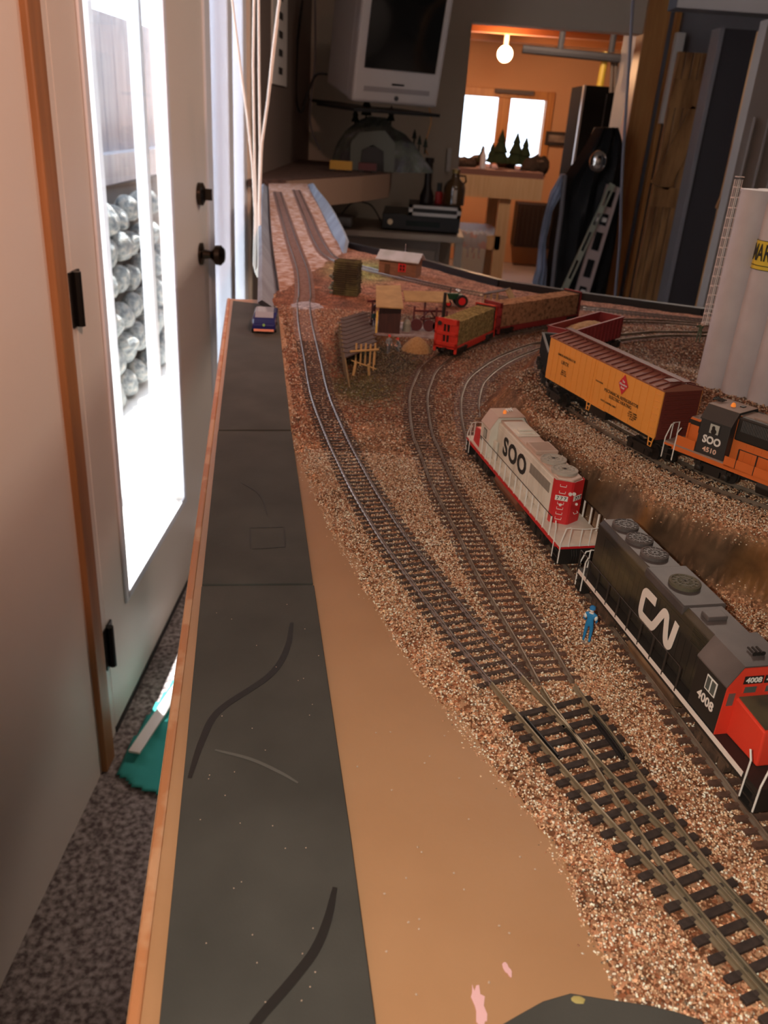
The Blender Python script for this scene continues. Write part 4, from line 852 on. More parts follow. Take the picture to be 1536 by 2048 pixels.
# orange reefer
def text2(*a, **k): return text(*a, **k)
m_reef = mat('reefer_orange', (0.85, 0.36, 0.07), 0.4)
m_reefb = mat('boxcar_brown', (0.15, 0.030, 0.022), 0.55)
m_reefr = mat('dusty_brown_roof', (0.30, 0.11, 0.075), 0.6)
p0 = Vector((.1243, .665)); p1 = Vector((.1784, .531)); dv = (p1 - p0).normalized(); nv = Vector((-dv.y, dv.x)); 
if nv.x < 0: nv = -nv
cen = (p0 + p1) / 2 + nv * .0155; LR = (p1 - p0).length / 2 * 1000
rf = thing('model_refrigerator_car', (cen.x, cen.y, .047), 'orange refrigerator car with brown roof and red diamond herald', 'model railroad car', rz=math.atan2(dv.y, dv.x))
b = MB(mm); b.box(-LR, LR, -15.5, 15.5, 17, 18.5); b.box(-LR, LR, -3, 3, 9, 17); b.box(-14, 8, -10, 10, 8, 17); b.build('underframe', m_undr, rf)
for s in (-1, 1):
    b = MB(mm); b.box(-LR, LR, s * 15.4 - .5, s * 15.4 + .5, 17.5, 51)
    x = -LR + 7
    while x < LR - 5: b.box(x, x + .5, s * 15.9 - .3, s * 15.9 + .3, 18, 50.6); x += 7.6
    b.box(-8, -7, s * 16 - .4, s * 16 + .4, 18, 50.6); b.box(11, 12, s * 16 - .4, s * 16 + .4, 18, 50.6)
    b.box(-12, 14, s * 16 - .5, s * 16 + .5, 17.3, 18.6)
    sd_ = b.build('side_panel', m_reef, rf)
    l = MB(mm)
    for k in range(7): l.tube([(LR - 7, s * 16.4, 20 + k * 4.6), (LR - 2, s * 16.4, 20 + k * 4.6)], .25, 5)
    l.build('ladder', m_reef, sd_)
    for xx in (-10, LR - 6): 
        l = MB(mm); l.tube([(xx, s * 15.6, 18), (xx + 1, s * 15.8, 11.5), (xx + 4, s * 15.8, 11.5), (xx + 5, s * 15.6, 18)], .5, 5); l.tube([(xx + .6, s * 15.8, 14.5), (xx + 4.5, s * 15.8, 14.5)], .4, 5); l.build('stirrup_step', m_reef, sd_)
for s in (-1, 1):
    e_ = MB(mm)
    e_.prism([(s * LR - .6 * s, -15, 17), (s * LR - .6 * s, 15, 17), (s * LR - .6 * s, 15, 51), (s * LR - .6 * s, 0, 54.5), (s * LR - .6 * s, -15, 51)], (s * 1.2, 0, 0))
    for k in range(10): e_.tube([(s * (LR + .6), -13, 19.5 + k * 3.2), (s * (LR + .6), 13, 19.5 + k * 3.2)], .7, 6)
    for k in range(9): e_.tube([(s * (LR + 1), -14.6, 21 + k * 3.3), (s * (LR + 1), -11.5, 21 + k * 3.3)], .3, 5)
    e_.build('end_wall', m_reefb, rf)
r2 = MB(mm); r2.prism([(-LR - .8, -16.4, 50.6), (-LR - .8, -16.4, 51.6), (-LR - .8, 0, 55.4), (-LR - .8, 16.4, 51.6), (-LR - .8, 16.4, 50.6)], (2 * LR + 1.6, 0, 0))
ro = r2.build('roof', m_reefr, rf)
r3 = MB(mm); x = -LR + 3
while x < LR:
    for s in (-1, 1): r3.plank((x, s * 16.2, 51.9), (x, s * 2.5, 55.1), .9, .9)
    x += 7.4
r3.build('roof_rib', m_reefb, ro)
r3 = MB(mm); r3.box(-LR - 2, LR + 2, -3.0, 3.0, 56.6, 57.4)
for k in range(12): r3.box(-LR + 3 + k * 12, -LR + 4 + k * 12, -2, 2, 55, 56.7)
r3.box(LR - 8, LR - 1, -12, 3, 56.2, 57); r3.build('running_board', m_reefb, ro)
for s in (-1, 1): truck(rf, s * (LR - 16), .10 * s, (-9, 9), m_undr, 18)
for s in (1, -1):
    ty = s * 16.25; up = (0, 0, 1); xd = (-s, 0, 0)
    dm = MB(mm); cxx = -s * -1 * 0 + (24 if s == 1 else 24)
    if True:
        X = 30 * (1 if s < 0 else 1)
        D_ = MB(mm); D_.prism([(X - 5.6, ty, 42.5), (X, ty, 35.3), (X + 5.6, ty, 42.5), (X, ty, 49.7)], (0, s * .25, 0)); D_.build('diamond_herald', mat('herald_red', (0.62, 0.02, 0.04), .45), rf)
        xdir = (1, 0, 0) if s < 0 else (-1, 0, 0)
        text('The\nMilwaukee\nRoad', 2.4 * mm, m_railwh, rf, (X * mm, (ty + s * .4) * mm, 42.5 * mm), xdir, up, name='herald_lettering', xs=.85)
        text('MECHANICAL REFRIGERATOR\nELECTRIC HEATING', 3.3 * mm, m_letb, rf, (X * mm, (ty + s * .2) * mm, 31.2 * mm), xdir, up, name='lettering', xs=.92)
        text('CAPY 130000\nLD LMT 134600\nLT WT 85400\nIL 50 0', 1.6 * mm, m_letb, rf, (X * mm + .016 * (1 if s < 0 else -1), (ty + s * .2) * mm, 24.5 * mm), xdir, up, name='lettering')
        text('FOOD LOADING ONLY', 1.8 * mm, m_letb, rf, (X * mm - .013 * (1 if s < 0 else -1), (ty + s * .2) * mm, 24.3 * mm), xdir, up, name='lettering')
        text('UNION REFRIGERATOR', 2.4 * mm, m_letb, rf, (-.045, (ty + s * .2) * mm, 41.0 * mm), xdir, up, name='lettering')
        text('URTX', 4.0 * mm, m_letb, rf, (-.046, (ty + s * .2) * mm, 36.0 * mm), xdir, up, name='lettering')
        text('BLT 8 62\nNEW 9 62\nCU FT 3100', 1.6 * mm, m_letb, rf, (-.046, (ty + s * .2) * mm, 28.5 * mm), xdir, up, name='lettering')
        text('PLUG DOOR', 1.6 * mm, m_letb, rf, (.002, (ty + s * .2) * mm, 36 * mm), xdir, up, name='lettering')

# red gondola and black hopper on the upper track
m_gond = mat('gondola_maroon', (0.26, 0.028, 0.030), 0.5)
m_saw = mat('wood_chips', (0.62, 0.40, 0.20), 0.9, c2=(0.42, 0.24, 0.11), scale=300, bump=.8)
def gondola(a, b, z, hw, zb, zt_, m, label, load=None, rim=None):
    a, b = Vector(a), Vector(b); L = (b - a).length / 2 * 1000; c = (a + b) / 2; d_ = (b - a).normalized()
    g = thing('model_gondola', (c.x, c.y, z), label, 'model railroad car', rz=math.atan2(d_.y, d_.x))
    q = MB(mm); q.box(-L, L, -hw, hw, zb, zb + 1.5)
    for s in (-1, 1): q.box(-L, L, min(s * hw, s * (hw - 1)), max(s * hw, s * (hw - 1)), zb, zt_); q.box(min(s * L, s * (L - 1)), max(s * L, s * (L - 1)), -hw, hw, zb, zt_)
    x = -L + 4
    while x < L:
        for s in (-1, 1): q.box(x, x + 1.6, min(s * hw, s * (hw + 1)), max(s * hw, s * (hw + 1)), zb + 1, zt_ - .5)
        x += 8
    q.build('car_body', m, g)
    q = MB(mm)
    for s in (-1, 1): q.box(-L - .6, L + .6, min(s * (hw + .9), s * (hw - 1.3)), max(s * (hw + .9), s * (hw - 1.3)), zt_ - .4, zt_ + .8); q.box(min(s * (L + .6), s * (L - 1.3)), max(s * (L + .6), s * (L - 1.3)), -hw, hw, zt_ - .4, zt_ + .8)
    q.build('top_rim', rim or m, g)
    if load:
        xs = np.linspace(-L + 10, L - 8, 34); ys = np.linspace(-hw + 1, hw - 1, 12); vs = []; fs = []
        for i, x in enumerate(xs):
            for j, y in enumerate(ys):
                e2 = 1 - abs(2 * i / 33 - 1) ** 3; vs.append((x, y, zb + 2 + (zt_ - zb - 3) * e2 * (.75 + .25 * math.cos(y / hw * 1.5)) + random.uniform(-.5, .5)))
        for i in range(33):
            for j in range(11): k = i * 12 + j; fs.append((k, k + 1, k + 13, k + 12))
        q = MB(mm); q.add(vs, fs); lo = q.build('chip_load', load, g); lo['kind'] = 'stuff'
    for s in (-1, 1): truck(g, s * (L - 14), 0, (-9, 9) if L > 45 else (-8, 8), m_undr, 17)
    return g
gondola((.1526, .7734 + .004), (.219, .862), .047, 13.5, 12, 33, m_gond, 'maroon gondola filled with wood chips beyond the orange reefer', load=m_saw)
gondola((.1425, .690), (.1478, .764), .047, 13.5, 12, 31, mat('soot_black', (.014, .014, .016), .4), 'black open car with pale rim between the orange reefer and maroon gondola', rim=mat('pale_rim', (.10, .10, .10), .5))

# bulkhead flatcar with pulpwood
m_bhr = mat('flatcar_red', (0.58, 0.035, 0.022), 0.4)
m_hay = mat('pulpwood_green', (0.17, 0.14, 0.05), 0.9, c2=(0.38, 0.31, 0.13), scale=300, bump=.6, c3=(.25, .19, .08))
m_chip = mat('pulpwood_tan', (0.44, 0.24, 0.13), 0.9, c2=(0.12, 0.06, 0.03), scale=220, bump=.6, lo=.45, hi=.75)
def load_block(L, hw, z0, z1, m, parent, seed, name):
    rn = random.Random(seed); q = MB(mm); n = int(L * 2 / 1.7); nz = int((z1 - z0) / 1.6)
    q.box(-L, L, -hw + .4, hw - .4, z0, z1 - .6)
    for s in (-1, 1):
        for i in range(n):
            for j in range(nz):
                x = -L + (i + .5) * 2 * L / n + rn.uniform(-.2, .2); z = z0 + (j + .5) * (z1 - z0) / nz; r_ = rn.uniform(.6, .95)
                q.tube([(x, s * (hw - 1.2), z), (x, s * (hw + rn.uniform(-.3, .6)), z)], r_, 5)
    for i in range(n): x = -L + (i + .5) * 2 * L / n; q.tube([(x, -hw, z1 - .8 + rn.uniform(-.3, .5)), (x, hw, z1 - .8 + rn.uniform(-.3, .5))], .85, 6)
    o = q.build(name, m, parent); o['kind'] = 'stuff'; return o
def flatcar(a, b, label, mred, mload, seed, hole=False):
    a, b = Vector(a), Vector(b); L = (b - a).length / 2 * 1000; c = (a + b) / 2; d_ = (b - a).normalized()
    g = thing('model_bulkhead_flatcar', (c.x, c.y, ZR), label, 'model railroad car', rz=math.atan2(d_.y, d_.x))
    q = MB(mm); q.prism([(-L, -14, 8), (-L + 22, -14, 8), (-L + 30, -14, 4.5), (L - 30, -14, 4.5), (L - 22, -14, 8), (L, -14, 8), (L, -14, 11), (-L, -14, 11)], (0, 28, 0)); q.build('deck', mred, g)
    for s in (-1, 1):
        q = MB(mm); x = s * L
        x0, x1 = min(x, x - s * 2.4), max(x, x - s * 2.4)
        for y0, y1 in ((-14.5, -11.5), (11.5, 14.5), (-5.2, -3.9), (3.9, 5.2), (-.6, .6)): q.box(x0, x1, y0, y1, 3.0 if abs(y0) > 11 else 9, 41.5)
        for z0, z1 in ((9, 15), (23, 26.5), (35, 41.5)): q.box(x0, x1, -14.5, 14.5, z0, z1)
        q.box((x - s * 1.4) - .4, (x - s * 1.4) + .4, -14, -5, 9, 41); q.box((x - s * 1.4) - .4, (x - s * 1.4) + .4, 5, 14, 9, 41)
        bo = q.build('bulkhead', mred, g, bevel=.0003)
        w_ = MB(mm); w_.box(min(x - s * 2.8, x - s * 2.3), max(x - s * 2.8, x - s * 2.3), -13, 13, 10, 40); w_.build('bulkhead_lining', m_undr, bo)
        if s < 0: w_ = MB(mm); w_.lathe((x - .3, 8.6, 35.5), [(.6, -.6), (2.6, -.6), (2.6, 0), (.6, 0)], 16, 'x'); w_.build('brake_wheel', m_undr, bo)
        q = MB(mm); q.box(min(s * L, s * (L + 6)), max(s * L, s * (L + 6)), -2, 2, 6, 9); q.build('coupler', m_undr, g)
    load_block(L - 3.5, 12, 11, 38.5, mload, g, seed, 'log_load')
    for s in (-1, 1): truck(g, s * (L - 17), .08 * s, (-8.5, 8.5), m_undr, 17)
    return g
flatcar((.0555, .9330), (.1085, 1.034), 'bright red bulkhead flatcar loaded with greenish cut logs', m_bhr, m_hay, 3)
flatcar((.1175, 1.052), (.240, 1.1735), 'dark red bulkhead flatcar with long tan log load behind the bright red one', m_gond, m_chip, 5)

# =================================================================== GRAIN SILOS
m_silo = mat('silo_white', (0.62, 0.60, 0.64), 0.55, c2=(0.56, 0.54, 0.58), scale=40)
GZ0 = .0430
SH = .1685
d_row = Vector((.0145, -.0192, 0)).normalized(); r_s = .0145
sc0 = Vector((.2812 + .0148, .7552 - .002, GZ0))
sl_ = thing('model_grain_silos', sc0, 'tall white grain elevator silos with yellow sign band at the right edge', 'model building', rz=0)
m_sign = mat('sign_yellow', (0.80, 0.62, 0.05), .5)
for k in range(6):
    o_ = d_row * (.0262 * k)
    for row in (0, 1):
        o2 = o_ + Vector((.0192, .0145, 0)).normalized() * (.026 * row)
        q = MB(); q.lathe(o2, [(.0150, 0), (.0150, SH), (.0158, SH), (.0158, SH + .0016), (.0001, SH + .0018)], 40)
        q.build('silo', m_silo, sl_, smooth=True)
nrm = Vector((-.0192, -.0145, 0)).normalized()
q = MB(); pts = []
cc = d_row * (.0262 * 1.0)
for k in range(-9, 10):
    a = k * R(9.5); v_ = nrm * math.cos(a) + d_row * math.sin(a); pts.append(v_)
def band(q, cc, r0, z0, z1, pts):
    vs = [cc + v_ * r0 + Vector((0, 0, z0)) for v_ in pts] + [cc + v_ * r0 + Vector((0, 0, z1)) for v_ in pts]; n = len(pts)
    vs2 = [cc + v_ * (r0 + .0003) + Vector((0, 0, z0)) for v_ in pts] + [cc + v_ * (r0 + .0003) + Vector((0, 0, z1)) for v_ in pts]
    q.add(vs2, [(i, i + 1, n + i + 1, n + i) for i in range(n - 1)])
for kk in (1, 2, 3): band(q, d_row * (.0262 * kk), .0151, .1095, .1330, pts)
sg = q.build('sign_band', m_sign, sl_)
q = MB()
for kk in (1, 2, 3): band(q, d_row * (.0262 * kk), .0154, .1128, .1134, pts); band(q, d_row * (.0262 * kk), .0154, .1325, .1330, pts); band(q, d_row * (.0262 * kk), .0154, .1095, .1100, pts)
q.build('sign_lines', m_letb, sg)
for i, ch in enumerate('MARK'):
    a = R(-36 + i * 24); v_ = nrm * math.cos(a) + d_row * math.sin(a); xd = (d_row * math.cos(a) - nrm * math.sin(a))
    text(ch, .0185, m_letb, sg, d_row * .0262 + v_ * .0156 + Vector((0, 0, .1228)), xd, (0, 0, 1), name='sign_letter', xs=.52, bold=.02)
# ladder cage
lc = -d_row * .0200 + Vector((0, 0, 0)); q = MB()
for s in (-1, 1): q.tube([lc + nrm * (.0016 * s + .002) + Vector((0, 0, .052)), lc + nrm * (.0016 * s + .002) + Vector((0, 0, SH + .008))], .0003, 5)
for k in range(80):
    z_ = .053 + k * .0015; q.tube([lc + nrm * .0004 + Vector((0, 0, z_)), lc + nrm * .0036 + Vector((0, 0, z_))], .00016, 4)
q.build('ladder', m_railwh, sl_)
q = MB()
for k in range(16):
    z_ = .054 + k * .0083; ring = [lc + nrm * .002 + (-d_row) * (.0045 + .0042 * math.cos(t)) * 1 + nrm * .0042 * math.sin(t) + d_row * .0045 + Vector((0, 0, z_)) for t in np.linspace(-1.9, 1.9, 11)]
    q.tube(ring, .00048, 4)
for t in (-1.6, -.9, 0, .9, 1.6):
    p_ = lc + nrm * .002 + (-d_row) * (.0042 * math.cos(t)) + nrm * .0042 * math.sin(t); q.tube([p_ + Vector((0, 0, .052)), p_ + Vector((0, 0, SH + .008))], .00034, 4)
q.build('ladder_cage', mat('pale_cage', (.72, .60, .56), .5), sl_)

# =================================================================== LITTLE FIGURES
def figure(loc, rz, label, top, bot, skin=(.75, .45, .33), hat=None, hatm=None, scale=1 / 87, pose='stand', group=None):
    hip = 0.93; J = {'pel': (0, 0, .95), 'sp': (0, .01, 1.18), 'ch': (0, .0, 1.38), 'nk': (0, 0, 1.50), 'hd': (0, .01, 1.62), 'ht': (0, .01, 1.76)}
    rad = {'pel': .15, 'sp': .13, 'ch': .16, 'nk': .06, 'hd': .10, 'ht': .075}; ed = [('pel', 'sp'), ('sp', 'ch'), ('ch', 'nk'), ('nk', 'hd'), ('hd', 'ht')]
    for s, n in ((-1, 'L'), (1, 'R')):
        kx = .11 if pose != 'stride' else .10; fy = 0 if pose != 'stride' else s * .22; kz = .52
        pts = [(s * .10, 0, .90), (s * .12, -.02 + fy * .4, kz), (s * .13, .02 + fy, .10), (s * .14, -.11 + fy, .04)]
        if pose == 'crouch': pts = [(s * .10, 0, .52), (s * .16, -.38, .55), (s * .15, -.12, .12), (s * .15, -.26, .05)]
        for i, p_ in enumerate(pts): J[n + 'l%d' % i] = p_; rad[n + 'l%d' % i] = (.10, .075, .05, .04)[i]
        ed += [('pel', n + 'l0'), (n + 'l0', n + 'l1'), (n + 'l1', n + 'l2'), (n + 'l2', n + 'l3')]
        if pose in ('stand', 'stride'): a = [(s * .20, 0, 1.40), (s * .27, .02, 1.14), (s * .22, -.16, .96), (s * .18, -.20, .92)]
        elif pose == 'climb': a = [(s * .20, 0, 1.40), (s * .25, -.2, 1.3), (s * .2, -.34, 1.5), (s * .2, -.36, 1.58)]
        else: a = [(s * .20, 0, 1.40), (s * .26, -.12, 1.18), (s * .15, -.34, 1.1), (s * .12, -.40, 1.08)]
        for i, p_ in enumerate(a): J[n + 'a%d' % i] = p_; rad[n + 'a%d' % i] = (.07, .055, .04, .035)[i]
        ed += [('ch', n + 'a0'), (n + 'a0', n + 'a1'), (n + 'a1', n + 'a2'), (n + 'a2', n + 'a3')]
        hx, hy, hz = a[3]; dx, dy, dz = [a[3][k] - a[2][k] for k in range(3)]
        for f_ in range(5):
            o = (f_ - 2) * .018; nm = n + 'f%d' % f_; J[nm] = (hx + o, hy + dy * 1.2, hz + dz * 1.1 - (.02 if f_ in (0, 4) else 0)); rad[nm] = .011; J[nm + 'b'] = (hx + o * 1.1, hy + dy * 1.8, hz + dz * 1.6 - .03); rad[nm + 'b'] = .009
            ed += [(n + 'a3', nm), (nm, nm + 'b')]
    if pose == 'crouch':
        for k in ('pel', 'sp', 'ch', 'nk', 'hd', 'ht') + tuple(n + 'a%d' % i for n in 'LR' for i in range(4)) + tuple(n + 'f%d' % i + e for n in 'LR' for i in range(5) for e in ('', 'b')):
            x, y, z = J[k]; J[k] = (x, y - (z - .95) * .45, z - .42)
    keys = list(J); me = bpy.data.meshes.new('figure'); me.from_pydata([J[k] for k in keys], [(keys.index(a), keys.index(b)) for a, b in ed], [])
    o = bpy.data.objects.new('tmpf', me); col.objects.link(o); md = o.modifiers.new('s', 'SKIN')
    for i, k in enumerate(keys): me.skin_vertices[0].data[i].radius = (rad[k], rad[k] * (.72 if k in ('pel', 'sp', 'ch') else 1)); me.skin_vertices[0].data[i].use_root = (k == 'pel')
    o.modifiers.new('u', 'SUBSURF').levels = 1
    dg = bpy.context.evaluated_depsgraph_get(); dg.update(); m2 = bpy.data.meshes.new_from_object(o.evaluated_get(dg)); bpy.data.objects.remove(o)
    mats = [mat('fig_top', top, .6), mat('fig_trousers', bot, .6), mat('fig_skin', skin, .6), mat('fig_boots', (.05, .04, .035), .6)]
    m2.materials.clear()
    for q in mats: m2.materials.append(q)
    headz = J['nk'][2]; pelz = J['pel'][2]
    for p_ in m2.polygons:
        c = p_.center; z = c.z; k = 0
        if z > headz + .03 and abs(c.x) < .14: k = 2
        elif z < .10: k = 3
        elif z < pelz + .03 and abs(c.x) < .19: k = 1
        if any((c - Vector(J[n + 'a3'])).length < .09 for n in 'LR') and z > .3: k = 2
        p_.material_index = k; p_.use_smooth = True
    root = thing('person_figurine', loc, label, 'figurine', rz=rz, group=group); root.scale = (scale,) * 3
    b_ = bpy.data.objects.new('body', m2); col.objects.link(b_); b_.parent = root
    hx, hy, hz = J['hd']
    if hat is not None:
        q = MB(); q.lathe((hx, hy, hz + .03), [(.125, 0), (.128, .05), (.11, .12), (.05, .16), (.001, .165)], 14); q.box(hx - .08, hx + .08, hy - .22, hy - .08, hz + .04, hz + .06); q.build('cap', mat('fig_hat', hat, .6), root, smooth=True)
    q = MB(); q.blob((hx, hy - .105, hz - .01), (.018, .022, .025), 1); q.build('nose', mats[2], root)
    q = MB()
    for s in (-1, 1): q.blob((hx + s * .038, hy - .092, hz + .025), (.012, .008, .009), 1)
    q.box(hx - .03, hx + .03, hy - .103, hy - .09, hz - .055, hz - .045); q.build('face', mats[3], root)
    return root
q_ = at(1172, 1283, .0035)
fg = figure((q_.x, q_.y, .0030), R(150), 'figurine in blue overalls and cap with white shirt, beside the black locomotive', (.02, .22, .50), (.02, .22, .50), hat=(.03, .20, .48), scale=.0127)
shirt = MB(); 
for s in (-1, 1): shirt.blob((s * .22, .01, 1.28), (.075, .085, .14), 2)
shirt.blob((0, .0, 1.47), (.12, .10, .05), 2); shirt.blob((0, .09, 1.62), (.07, .05, .08), 2); shirt.build('white_shirt', m_railwh, fg, smooth=True)
fb_ = MB(); fb_.lathe((0, 0, 0), [(.22, 0), (.22, .04)], 16); fb_.build('base', mat('clear_base', (.35, .28, .24), .3), fg)
q_ = at(780, 707, .004)
figure((q_.x - .002, q_.y, .003), R(20), 'figurine in grey with red cap, left of the two by the sawdust heap', (.20, .22, .24), (.15, .16, .18), hat=(.6, .04, .03), pose='stride', scale=1 / 80)
figure((q_.x + .011, q_.y + .012, .003), R(-60), 'crouching figurine in grey with red cap, right of the two by the sawdust heap', (.20, .22, .24), (.15, .16, .18), hat=(.6, .04, .03), pose='crouch', scale=1 / 80)
figure(tuple(sc0 + lc - d_row * .006 + Vector((0, 0, .034))), R(-40), 'green figurine climbing the silo ladder', (.05, .08, .04), (.10, .12, .08), pose='climb', scale=1 / 90)
tp = aty(1524, 382, float(sc0.y + d_row.y * .03)); 
figure((sc0.x + .0262 * d_row.x + .001, sc0.y + .0262 * d_row.y, GZ0 + SH + .0016), R(-30), 'olive figurine with pink head standing on top of the white silos', (.16, .14, .05), (.14, .13, .05), skin=(.85, .35, .35), scale=1 / 96)
q_ = at(745, 640, .012); figure((-.030, 1.035, .010), R(20), 'dark green figurine on the sawmill platform', (.02, .08, .09), (.02, .04, .10), scale=1 / 92)

# =================================================================== SAWMILL SCENE
m_bark = mat('mossy_bark', (0.035, 0.027, 0.012), 0.9, c2=(0.12, 0.12, 0.045), scale=45, lo=.45, hi=.75)
m_planks = mat('dark_planks', (0.050, 0.030, 0.025), 0.8, c2=(0.09, 0.055, 0.045), scale=80, stretch=(1, 6, 1))
m_stick = mat('peeled_stick', (0.45, 0.29, 0.12), 0.7)
m_tanroof = mat('tan_cardboard', (0.42, 0.27, 0.11), 0.75, c2=(0.32, 0.20, 0.08), scale=60)
m_millred = mat('mill_red', (0.085, 0.012, 0.015), 0.5)
# log shed / stack of mossy logs
lp = thing('log_stack', (-.079, 1.262, .003), 'tall mossy stack of cut logs beside the left track', 'log stack', rz=R(-8))
q = MB(mm); q.box(-16.5, 16.5, -14.5, 14.5, 0, 49); rn = random.Random(5)
for j in range(16):
    z_ = 1.6 + j * 3.1; tp_ = 1 - .06 * (j > 12) - .05 * (j > 14)
    for s in (-1, 1):
        q.tube([(-18 * tp_ + rn.uniform(-1.5, 1.5), s * (15.4 * tp_), z_), (-.8, s * 15.4 * tp_, z_)], rn.uniform(1.1, 1.45), 6); q.tube([(.8, s * 15.4 * tp_, z_ + rn.uniform(-.5, .5)), (18 * tp_ + rn.uniform(-1.5, 1.5), s * 15.6 * tp_, z_ + rn.uniform(-.4, .4))], rn.uniform(1.1, 1.45), 6)
for j in range(16):
    for i in range(10): q.tube([(-18 + rn.uniform(-1, 1), -14 + i * 3.1, 1.6 + j * 3.1), (18 + rn.uniform(-1, 1), -14 + i * 3.1, 1.6 + j * 3.1)], 1.35, 6)
q.build('logs', m_bark, lp)['kind'] = 'stuff'
q = MB(mm)
for k in range(40): a = rn.uniform(0, 49); q.blob((rn.uniform(-23, -19), rn.uniform(-18, 18), a * .7), rn.uniform(1, 3), 1, .3, k)
q.build('foliage', mat('grey_green_moss', (.22, .27, .22), .9, c2=(.08, .09, .09), scale=300), lp)['kind'] = 'stuff'
# sloping plank deck
dk = thing('loading_deck', (-.048, 1.00, .002), 'dark plank loading deck sloping down behind the stick fence', 'model ramp')
q = rel(MB(), dk); P4 = [at(682, 640, .020), at(733, 625, .020), at(752, 690, .020), at(690, 715, .020)]
q.prism([P4[0], P4[1], P4[2], P4[3]], (0, 0, -.0015))
for k in range(9):
    t_ = k / 9; a = P4[0].lerp(P4[3], t_); b_ = P4[1].lerp(P4[2], t_); q.plank(a + Vector((0, 0, .0004)), b_ + Vector((0, 0, .0004)), .008, .0006)
q.build('planks', m_planks, dk)
q = rel(MB(), dk); a = at(680, 642, .020); b_ = at(692, 716, .020); q.prism([(a.x, a.y, .0195), (b_.x, b_.y, .0195), (b_.x + .009, b_.y - .05, .003), (b_.x, b_.y, .003), (a.x, a.y, .003)], (-.0015, 0, 0)); q.build('side_board', mat('olive_board', (.16, .11, .045), .8), dk)
# stick fence / trestle frame
sf = thing('stick_fence', tuple(at(725, 748, .003)), 'small frame of peeled sticks standing on the mossy ground', 'model fence')
base = Vector(sf.location); o1 = at(705, 752, .003); o2 = at(752, 730, .003); yv = (o2 - o1)
def stick(p, q2, r_=.0011): rel(MB(), sf).tube([p, q2], r_, 6).build('stick', m_stick, sf)
top0 = o1 + Vector((0, .012, .020))
for k in range(5):
    p_ = at(713 + k * 9.5, 688 + (k % 2) * 2, .026); stick(p_ + Vector((0, 0, .001)), p_ + Vector((0, -.004, -.022)))
stick(at(700, 703, .021), at(757, 699, .021), .0013); stick(at(703, 721, .015), at(752, 738, .012), .0008)
stick(at(712, 722, .018), at(706, 752, .003), .0016); stick(at(737, 728, .016), at(738, 752, .003), .0014); stick(at(749, 700, .020), at(746, 742, .003), .0008)
# sawmill
sw = thing('sawmill', (.01, 1.02, .003), 'open sawmill with tan roofs over a dark red machinery frame', 'model building')
def U(u, v, z): return at(u, v, z)
q = rel(MB(), sw)
def slab(P, t_=.0012): q.prism([P[0], P[1], P[2], P[3]], (0, 0, -t_))
r1 = [at(752, 571, .050), at(801, 570, .050), at(807, 616, .040), at(752, 613, .040)]
q.prism(r1, (0, 0, -.0013)); q.build('roof', m_tanroof, sw)
q = rel(MB(), sw); q.prism([at(806, 581, .046), at(893, 583, .046), at(899, 604, .038), at(810, 601, .038)], (0, 0, -.0013)); q.build('roof', m_tanroof, sw)
q = rel(MB(), sw); q.box(-.0235, .0035, 1.022, 1.048, .006, .037); q.build('engine_house', mat('dark_red_boards', (.055, .018, .015), .7, c2=(.035, .012, .01), scale=60, stretch=(8, 8, 1)), sw)
q = rel(MB(), sw); q.box(-.037, .062, 1.016, 1.09, .004, .0062); q.build('platform', mat('pale_platform', (.38, .34, .36), .6, c2=(.22, .16, .16), scale=120), sw)
for x, y, h in ((-.033, 1.06, .038), (-.018, 1.10, .04), (.020, 1.05, .036), (.034, 1.085, .036), (.048, 1.05, .036), (.060, 1.03, .037), (.060, 1.085, .036)):
    rel(MB(), sw).box(x - .0012, x + .0012, y - .0012, y + .0012, .0062, h).build('post', m_millred, sw)
q = rel(MB(), sw); q.tube([(.056, 1.035, .006), (.056, 1.035, .058)], .0020, 8); q.build('smokestack', m_undr, sw)
q = rel(MB(), sw); q.tube([(-.040, 1.06, .036), (-.012, 1.065, .037)], .0016, 6); q.tube([(-.034, 1.06, .006), (-.03, 1.062, .03), (-.022, 1.064, .037)], .002, 6); q.tube([(.02, 1.06, .028), (.058, 1.07, .028)], .0015, 6); q.tube([(.02, 1.06, .016), (.058, 1.07, .02)], .0012, 6)
q.tube([(.022, 1.06, .010), (.04, 1.065, .030)], .001, 6); q.tube([(.040, 1.06, .030), (.056, 1.065, .010)], .001, 6); q.build('machinery_frame', m_millred, sw)
for x in (.024, .040, .052):
    rel(MB(), sw).lathe((x, 1.045, .014), [(.0012, -.001), (.0075, -.001), (.0075, .001), (.0012, .001)], 20, 'y').build('flywheel', m_millred, sw)
q = rel(MB(), sw); q.lathe((.012, 1.040, .006), [(.005, 0), (.005, .010), (.003, .014), (.001, .015)], 14); q.build('boiler', mat('grey_boiler', (.25, .26, .22), .4), sw)
q = rel(MB(), sw); q.plank((-.0255, 1.02, .006), (-.0255, 1.02, .034), .0022, .0022, up=(0, 1, 0)); q.build('corner_post', mat('yellow_trim', (.75, .52, .12), .6), sw)
# sawdust heap
q_ = at(833, 700, .004); q = MB(); q.lathe((q_.x, q_.y, .002), [(.019, 0), (.016, .006), (.009, .013), (.004, .0165), (.001, .0175)], 18)
o = q.build('sawdust_heap', mat('sawdust', (.30, .17, .07), .95, c2=(.38, .24, .11), scale=400, bump=.6), smooth=True); tag(o, 'smooth cone of tan sawdust left of the red flatcar', 'sawdust heap')
